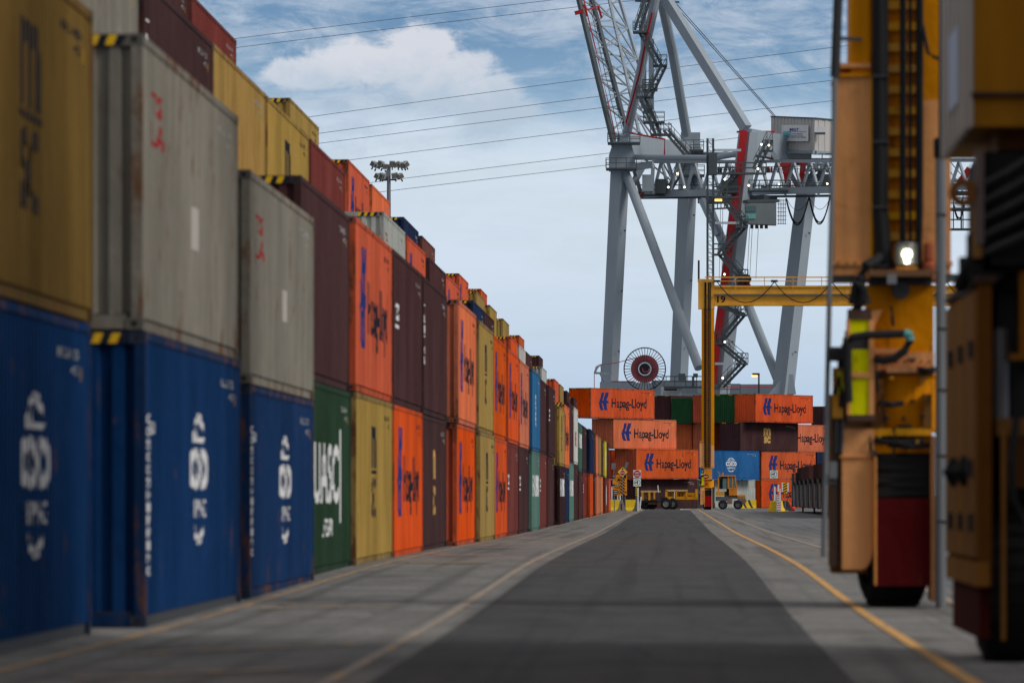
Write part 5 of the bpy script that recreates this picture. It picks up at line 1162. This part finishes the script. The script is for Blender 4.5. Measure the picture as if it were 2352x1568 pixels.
def trailer():
    Y = 528; s = F / Y; X = lambda px: (px - 1540) / s; Z = lambda py: EYE + (CY - py) / s
    r = thing('yard_trailer', 'yellow skeletal container trailer with twin wheels across the end of the road', 'trailer', (P(1540, 0, Y).x, Y, 0))
    m = MB()
    def B(x0, y0, x1, y1, a, b_, mm): m.box(X(x0), X(x1), a, b_, Z(y1), Z(y0), mm)
    pale = mat('trailer_top', (.62, .42, .18), .6, rust=.3)
    B(1472, 1126, 1517, 1130, 0, 2.4, pale); B(1473, 1130, 1478, 1148, 0, .2, M_gold_rtg); B(1489, 1130, 1494, 1148, 0, .2, M_gold_rtg); B(1501, 1130, 1505, 1146, 0, .2, M_gold_rtg); B(1475, 1131, 1500, 1146, .8, 1.0, M_amber); B(1478, 1145, 1512, 1149, .05, 2.3, M_rustdark)
    m.build('rear_deck', r)
    m = MB(); B(1529, 1124, 1580, 1128, 0, 2.4, pale); B(1528, 1126, 1533, 1141, 0, .25, M_gold_rtg); B(1552, 1127, 1555, 1142, 0, .2, M_gold_rtg); B(1575, 1127, 1579, 1142, 0, .2, M_gold_rtg); B(1531, 1131, 1600, 1141, .6, .9, M_amber); B(1533, 1140, 1603, 1146.5, .05, .3, M_gold_rtg); B(1597, 1123, 1603, 1142, -.05, .3, M_gold_rtg); B(1580, 1131, 1597, 1137, .0, .2, M_amber)
    for x in (1540, 1560, 1567, 1586): B(x, 1132, x + 1.5, 1142, .5, .6, M_dark)
    m.build('front_deck', r)
    m = MB(); m.tube([(X(1512), 0, Z(1130)), (X(1511), 0, Z(1114))], .05, M_white, 6); m.tube([(X(1549), 0, Z(1145)), (X(1549), 0, Z(1129))], .04, M_white, 6); m.build('corner_post', r)
    m = MB(); B(1474, 1149, 1520, 1153, .2, 2.2, M_dark); B(1488, 1152, 1512, 1158, .4, 1.5, mat('rust_orange', (.28, .09, .02))); B(1516, 1142, 1552, 1148, .2, 2, M_dark); m.build('axle_frame', r)
    wr = mat('wheel_rim_pale', (.42, .40, .36), .5)
    for px in (1531, 1545.5): wheel('wheel', r, (X(px), .2, .52), (0.35, 1, 0), .52, .5, wr)
    for px in (1482, 1497): wheel('wheel', r, (X(px), 1.3, .50), (0.35, 1, 0), .50, .5, M_dark)
trailer()

# ------------------------------------------------------------------ signs and barriers
def jersey(m, x0, x1, y, mm, h=.81, w=.6):
    n = [(-w / 2, 0), (w / 2, 0), (w / 2, .08), (w * .28, .33), (w * .13, h), (-w * .13, h), (-w * .28, .33), (-w / 2, .08)]
    b = len(m.v); m.v += [(x0, y + a, c) for a, c in n] + [(x1, y + a, c) for a, c in n]; k = len(n)
    m.f.append(tuple(b + i for i in range(k))); m.m.append(m.mi(mm)); m.f.append(tuple(b + k + i for i in range(k))); m.m.append(m.mi(mm))
    for i in range(k): j = (i + 1) % k; m.f.append((b + i, b + j, b + k + j, b + k + i)); m.m.append(m.mi(mm))
YB = 462.0; sB = F / YB
bx_ = lambda px, Y=YB: (px - CX) * Y / F
bz_ = lambda py, Y=YB: EYE + (CY - py) * Y / F
M_by = mat('barrier_yellow', (.75, .50, .01), .6, var=.08, streak=False)
def barrier(px0, px1, Y, label, mm=M_by, h=.81, stripes=()):
    m = MB(); xc = bx_((px0 + px1) / 2, Y); x0, x1 = bx_(px0, Y) - xc, bx_(px1, Y) - xc; jersey(m, x0, x1, 0, mm, h); 
    o = m.build('traffic_barrier', None, (xc, Y, 0)); tag(o, label, 'barrier')
    for (a, c) in stripes:
        m2 = MB(); u0, u1 = bx_(a, Y) - xc, bx_(c, Y) - xc; w_ = .22
        m2.face([(u0 + .35, -.305, .08), (u0 + .35 + w_, -.305, .08), (u0 + .2 + w_, -.174, .33), (u0 + .2, -.174, .33)], M_dark); m2.face([(u0 + .2, -.174, .33), (u0 + .2 + w_, -.174, .33), (u0 + w_, -.084, h - .01), (u0, -.084, h - .01)], M_dark); m2.build('stripe', o)
    return o
barrier(1399, 1424, YB + 4, 'left yellow concrete barrier under the orange work sign', h=.95)
barrier(1435, 1460, YB + 4, 'right yellow concrete barrier under the orange work sign', h=.95)
m = MB(); jersey(m, -.9, .9, 0, M_concrete_b, .92, .85); m.face([(-.9 - .003, -.06, .12), (-.903, .06, .12), (-.903, .06, .6), (-.903, -.06, .6)], M_dark); o = m.build('traffic_barrier', None, (bx_(1428), YB - 2, 0), math.radians(90)); tag(o, 'brown concrete barrier seen end-on in front of two yellow ones', 'barrier')
m = MB(); jersey(m, -.9, .9, 0, M_concrete_b, .85, .75); o = m.build('traffic_barrier', None, (bx_(1464), YB - 1, 0), math.radians(88)); tag(o, 'grey concrete barrier seen end-on below the bilingual stop sign', 'barrier')
barrier(1701, 1737, 552, 'yellow barrier with dark slanted bands in front of the yard truck', h=.86, stripes=((1703, 1705), (1717, 1719)))
m = MB(); jersey(m, -.9, .9, 0, M_by, .86, .7); o = m.build('traffic_barrier', None, (bx_(1776), YB + 2, 0), math.radians(84)); tag(o, 'yellow barrier seen end-on, leftmost of those by the right hazard board', 'barrier')
m = MB(); jersey(m, -.9, .9, 0, M_by, .86, .7); o = m.build('traffic_barrier', None, (bx_(1787), YB, 0), math.radians(72)); tag(o, 'yellow barrier seen end-on next to the red and white barricade', 'barrier')
barrier(1793, 1811, YB + 8, 'yellow barrier with grey bands standing under the hazard board', mat('barrier_faded', (.62, .40, .10), .7), h=.86, stripes=((1794, 1796), (1799, 1801), (1804, 1806)))

def post(px, py0, py1, Y, label, mm=M_white, rr=.05, tilt=0):
    m = MB(); m.tube([(0, 0, 0), (tilt, 0, bz_(py0, Y) - bz_(py1, Y))], rr, mm, 8); o = m.build('marker_post', None, (bx_(px, Y), Y, max(0, bz_(py1, Y)))); tag(o, label, 'post', 'thin white posts by the barriers')
post(1405, 1117, 1150, YB + 5, 'white post at the left edge of the orange work sign'); post(1424.5, 1112, 1150, YB + 3, 'white post crossing the middle of the orange work sign', rr=.06, tilt=-.06)
post(1418.5, 1122, 1150, YB + 3.2, 'short white post beside the black tracks panel'); post(1465, 1120, 1174, YB - 3, 'white post in front of the black and yellow striped pole', rr=.055); post(1469, 1140, 1172, YB - 2.6, 'leaning white post right of the striped pole', rr=.055, tilt=.12)
post(1779, 1117, 1150, YB - 2, 'tall white post before the right direction sign', rr=.07); post(1787, 1113, 1128, YB, 'short pink and white post left of the hazard board', rr=.07, tilt=.02); post(1791, 1122, 1150, YB - 2, 'white post just right of the barricade'); post(1733, 1120, 1150, 556, 'thin white post before the light grey container')

def flatsign(m, polys, mm, y): 
    for p in polys: m.face([(a, y, b_) for a, b_ in p], mm)
def work_sign():
    Y = YB + 1; X = lambda px: bx_(px, Y) - bx_(1424, Y); Z = lambda py: bz_(py, Y)
    r = thing('work_sign', 'large orange railway warning board with diamond symbol behind yellow barriers', 'sign', (bx_(1424, Y), Y, 0))
    og = mat('sign_orange', (.85, .30, .01), .5, var=.05)
    m = MB(); m.box(X(1407), X(1440), 0, .04, Z(1137), Z(1090), og)
    bw = lambda a, c, d, e, mm, y=-.006: m.face([(X(a), y, Z(e)), (X(c), y, Z(e)), (X(c), y, Z(d)), (X(a), y, Z(d))], mm)
    bw(1407, 1425, 1111.5, 1115, M_ink); bw(1407.5, 1419, 1124, 1136, M_ink)
    def tx(s, a, c, d, e, mm): flatsign(m, T(s, X(a), Z(e), X(c) - X(a), Z(d) - Z(e)), mm, -.012)
    tx('ATTENTION', 1412, 1425, 1112, 1114.4, M_white); tx('TRAIN EN', 1409, 1423, 1116.5, 1118.5, M_ink); tx('MOUVEMENT', 1412, 1424, 1119.5, 1121.5, M_ink)
    tx('VOIES', 1409, 1418, 1126, 1129, M_white); tx('TRACKS', 1409, 1418, 1131, 1134, M_white); tx('1-2-3-4', 1420, 1439, 1127, 1133, M_ink)
    c = (1421, 1100); 
    for k, (d_, mm) in enumerate(((8.5, M_ink), (7.8, og))): m.face([(X(c[0] - d_), -.012 - .004 * k, Z(c[1])), (X(c[0]), -.012 - .004 * k, Z(c[1] + d_)), (X(c[0] + d_), -.012 - .004 * k, Z(c[1])), (X(c[0]), -.012 - .004 * k, Z(c[1] - d_))], mm)
    m.box(X(1418.5), X(1424), -.03, -.02, Z(1104), Z(1096.5), M_ink); m.box(X(1419.3), X(1420.8), -.034, -.03, Z(1099.5), Z(1097.5), og); m.box(X(1421.8), X(1423.3), -.034, -.03, Z(1099.5), Z(1097.5), og)
    m.build('board', r)
    m = MB()
    for k in range(6):
        y0 = 1092 + k * 7; 
        m.face([(X(1425), -.05, Z(y0 + 4)), (X(1425), -.05, Z(y0)), (X(1435), -.05, Z(y0 + 8)), (X(1435), -.05, Z(y0 + 12))], M_ink)
    m.box(X(1424.5), X(1435.5), -.045, -.04, Z(1137), Z(1094), og); m.build('striped_panel', r)
    m = MB(); 
    for px in (1411, 1430, 1436): m.box(X(px) - .04, X(px) + .04, .04, .12, 0, Z(1092), M_steel)
    m.build('post', r)
    m = MB(); q = lambda px, py: (X(px), Z(py))
    m.prism([q(1404.5, 1063), q(1414, 1063), q(1413.5, 1077), q(1404.5, 1077)], -.02, .25, mat('solar_panel', (.16, .18, .20), .4)); m.box(X(1410) - .04, X(1410) + .04, 0, .08, Z(1092), Z(1075), M_steel)
    m.prism([q(1437.5, 1061), q(1444.5, 1061), q(1439, 1075), q(1433, 1075)], -.02, .25, mat('solar_panel', (.16, .18, .20), .4)); m.box(X(1437) - .04, X(1437) + .04, 0, .08, Z(1092), Z(1072), M_steel); m.build('solar_panel', r)
    m = MB(); m.box(X(1406), X(1413.5), -.1, .0, Z(1097), Z(1090), M_ink); m.lathe((X(1409.7), -.11, Z(1093.5)), (0, 1, 0), [(-.02, .001), (0, .09)], mat('lens_grey', (.3, .32, .32), .3), 14); m.box(X(1433), X(1438), -.08, 0, Z(1097), Z(1090), M_ink); m.build('warning_light', r)
work_sign()
def octagon(cx, cz, rr): return [[(cx + rr * math.cos(math.pi / 8 + k * math.pi / 4), cz + rr * math.sin(math.pi / 8 + k * math.pi / 4)) for k in range(8)]]
def stop_ahead():
    Y = YB - .5; cz = bz_(1083.5, Y); r = thing('stop_ahead_sign', 'yellow diamond sign with arrow above a small red stop octagon', 'sign', (bx_(1430, Y), Y, 0))
    m = MB(); d = 11.6 / F * Y; yl = mat('sign_yellow', (.85, .55, .01), .5, var=.03); rd = mat('sign_red', (.50, .012, .02), .5, var=.03)
    m.prism([(-d, cz), (0, cz - d), (d, cz), (0, cz + d)], 0, .02, yl); m.build('plate', r)
    m = MB(); flatsign(m, octagon(0, cz - .07, .235), M_white, -.006); flatsign(m, octagon(0, cz - .07, .215), rd, -.010); flatsign(m, T('STOP', -.17, cz - .12, .34, .11), M_white, -.014)
    flatsign(m, [[(-.03, cz + .17), (.03, cz + .17), (.03, cz + .26), (-.03, cz + .26)], [(-.10, cz + .24), (.10, cz + .24), (0, cz + .34)]], M_ink, -.010); m.build('symbol', r)
    m = MB(); m.box(-.03, .03, .02, .08, 0, cz + .2, M_steel); m.build('post', r)
stop_ahead()
def green_circle(m, cz, cx, w):
    gr = mat('sign_green', (.01, .28, .13), .5, var=.03); wp = mat('sign_white', (.75, .80, .80), .5, var=.03)
    m.box(cx - w, cx + w, 0, .02, cz - w, cz + w, wp); flatsign(m, ring(cx, cz, w * .85, w * .85, w * .12, 28), gr, -.006)
    flatsign(m, [[(cx + .02 - .02, cz - w * .5), (cx + .05, cz - w * .5), (cx + .05, cz + w * .3), (cx, cz + w * .3)], [(cx - .04, cz + w * .25), (cx + .09, cz + w * .25), (cx + .025, cz + w * .6)],
                 [(cx - w * .4, cz - .03), (cx + .02, cz - .03), (cx + .02, cz + .03), (cx - w * .4, cz + .03)], [(cx - w * .35, cz - .08), (cx - w * .35, cz + .08), (cx - w * .65, cz)]], M_ink, -.008)
def stop_sign():
    Y = YB - 2; r = thing('stop_sign', 'bilingual red stop sign over a green-ringed arrow sign on a striped post', 'sign', (bx_(1463.5, Y), Y, 0))
    z1 = bz_(1088, Y); w = 9 / F * Y; m = MB(); wp = mat('sign_white', (.75, .80, .80), .5, var=.03); rd = mat('sign_red', (.50, .012, .02), .5, var=.03)
    m.box(-w, w, 0, .02, z1 - w, z1 + w, wp); flatsign(m, octagon(0, z1, w * .98), rd, -.006); flatsign(m, T('ARRET', -.21, z1 + .03, .42, .13) + T('STOP', -.19, z1 - .18, .38, .13), M_white, -.010); m.build('stop_plate', r)
    m = MB(); green_circle(m, bz_(1107.5, Y), 0, 8.6 / F * Y); m.build('direction_plate', r)
    m = MB(); m.box(-.05, .05, .02, .1, 0, bz_(1080, Y), M_steel); zt = bz_(1116, Y); zb = bz_(1140, Y)
    m.box(-.13, .13, -.02, .02, zb, zt, M_hazy)
    for k in range(5): z0 = zb + k * (zt - zb) / 5; m.face([(-.13, -.026, z0), (.13, -.026, z0 + .09), (.13, -.026, z0 + .17), (-.13, -.026, z0 + .08)], M_ink)
    m.build('post', r)
stop_sign()
def arrow_sign():
    Y = YB + 1; r = thing('direction_sign', 'green-ringed arrow sign on a thin steel pole by the right barriers', 'sign', (bx_(1777.5, Y), Y, 0))
    m = MB(); green_circle(m, bz_(1088.5, Y), 0, 9 / F * Y); m.build('plate', r); m = MB(); m.box(-.035, .035, .02, .08, 0, bz_(1080, Y), M_steel); m.build('post', r)
arrow_sign()
def hazard_board():
    Y = YB + 3; r = thing('hazard_board', 'black and yellow slanted striped board with white edges on a steel post', 'sign', (bx_(1803.5, Y), Y, 0))
    m = MB(); w = 8 / F * Y; z0, z1 = bz_(1132, Y), bz_(1107.5, Y); m.box(-w, w, 0, .02, z0 + .12, z1, M_white); ww = w * .6; m.box(-ww, ww, -.012, -.002, z0, z1, M_hazy)
    n = 4; h = (z1 - z0) / n
    for k in range(n): a = z0 + k * h; m.face([(-ww, -.016, a), (ww, -.016, min(z1, a + h * .75)), (ww, -.016, min(z1, a + h * 1.2)), (-ww, -.016, min(z1, a + h * .45))], M_ink)
    m.build('board', r); m = MB(); m.box(-.04, .04, .02, .08, 0, z1, M_steel); m.build('post', r)
hazard_board()
def barricade():
    Y = YB - 1; r = thing('barricade', 'narrow red and white banded barricade panel leaning beside yellow barrier', 'barricade', (bx_(1788.5, Y), Y, 0))
    m = MB(); w = 4.5 / F * Y; zt = bz_(1136, Y); m.box(-w, w, 0, .03, .02, zt, M_white); n = 7
    for k in range(n): z = .08 + k * zt / n; m.face([(-w * .8, -.005, z), (w * .8, -.005, z + .03), (w * .8, -.005, z + .09), (-w * .8, -.005, z + .06)], M_redink)
    m.build('panel', r)
    m = MB(); m.beam((-w, .1, 0), (-w, .1, zt), .05, .05, M_white); m.beam((w, .1, 0), (w + .02, .1, bz_(1122, Y)), .06, .06, mat('pink_red', (.75, .25, .22), .5)); m.build('post', r)
barricade()
m = MB(); 
for (x, z, rr) in ((0, .32, .3), (.25, .45, .25), (.42, .25, .22), (-.2, .5, .2)): m.lathe((x, 0, z), (0, 0, 1), [(-rr * .9, .01), (-rr * .6, rr * .8), (0, rr), (rr * .6, rr * .8), (rr * .9, .01)], mat('red_canvas', (.70, .06, .05), .7, var=.15), 10)
m.box(-.35, .6, -.2, .2, 0, .1, M_redink); o = m.build('red_cover', None, (bx_(1814), YB + 9, 0)); tag(o, 'crumpled bright red cover beside the dark railcar and hazard board', 'cover')

# ------------------------------------------------------------------ railcar with stakes and short maroon boxes, right
def railcar():
    # x left face runs from px 1818 at Y=455 to px 1895 at Y=322
    r = thing('stake_railcar', 'dark stake railcar carrying maroon panels along the right side of the yard', 'railcar', (0, 0, 0))
    Xf = 9.35
    m = MB(); m.box(Xf, Xf + 2.8, 318, 458, .45, .95, M_dark); m.box(Xf + .05, Xf + .25, 318, 458, 1.9, 2.05, M_rustdark); m.build('deck', r)
    for k in range(10):
        y = 326 + k * 13.6; m = MB(); rb = mat('rib_grey', (.13, .115, .11), .7)
        prof = [(0, 2.2), (0, 1.4), (.02, 1.1), (.14, .75), (.30, .5)]
        for a, c in zip(prof[:-1], prof[1:]):
            m.face([(Xf - .02 - a[0] * 0, y + a[0] * -4, a[1]), (Xf - .02, y + 5.0 + a[0] * -2, a[1]), (Xf - .02, y + 5.0 + c[0] * -2, c[1]), (Xf - .02, y + c[0] * -4, c[1])], rb)
        m.box(Xf - .01, Xf + .1, y, y + 4.5, .9, 2.15, rb); m.build('side_rib', r)
        m = MB(); m.box(Xf - .08, Xf + .14, y + 5.5, y + 7.0, .4, 3.05 if k > 7 else 2.45, M_dark); m.box(Xf - .12, Xf + .2, y - .5, y + 3.5, 2.1, 2.35, M_black); m.build('stake', r)
    for k in range(4):
        for w_ in (0, 1.9):
            m = MB(); m.lathe((Xf + .5 + w_ * .8, 332 + k * 36, .42), (1, 0, 0), [(-.07, .01), (-.07, .42), (.05, .42), (.05, .01)], M_dark, 18); m.build('wheel', r)
    return Xf
Xf = railcar()
for k in range(9):
    y = 330 + k * 12.9; key = ('maroon_dark', 'maroon', 'brown', 'maroon', 'maroon_dark', 'brown', 'maroon', 'maroon', 'maroon_dark')[k]
    d = container_parts(key, ST); r = thing('half_height_container', '%s half-height container, %s from the camera on the dark railcar' % (COLNAME[key], ORD[k + 1]), 'container', (Xf + 2.6, y, 2.32), 0, 'half-height containers on the railcar')
    for nm, q in (('frame', d['frame']), ('side_panel', d['side_l']), ('side_panel', d['side_r']), ('end_panel', d['end_n']), ('end_panel', d['end_f']), ('roof_panel', d['roof'])):
        o = inst(q, nm, r); o.scale = (1, 1, .42)
# litter on the road near the trailer
m = MB()
for k in range(7): x = random.uniform(-.5, .5); y = random.uniform(-1, 1); m.box(x, x + .25, y, y + .4, 0.01, random.uniform(.03, .09), M_white)
o = m.build('litter', None, (bx_(1568, 505), 505, .01)); tag(o, 'scraps of white litter lying on the asphalt before the trailer', 'litter')
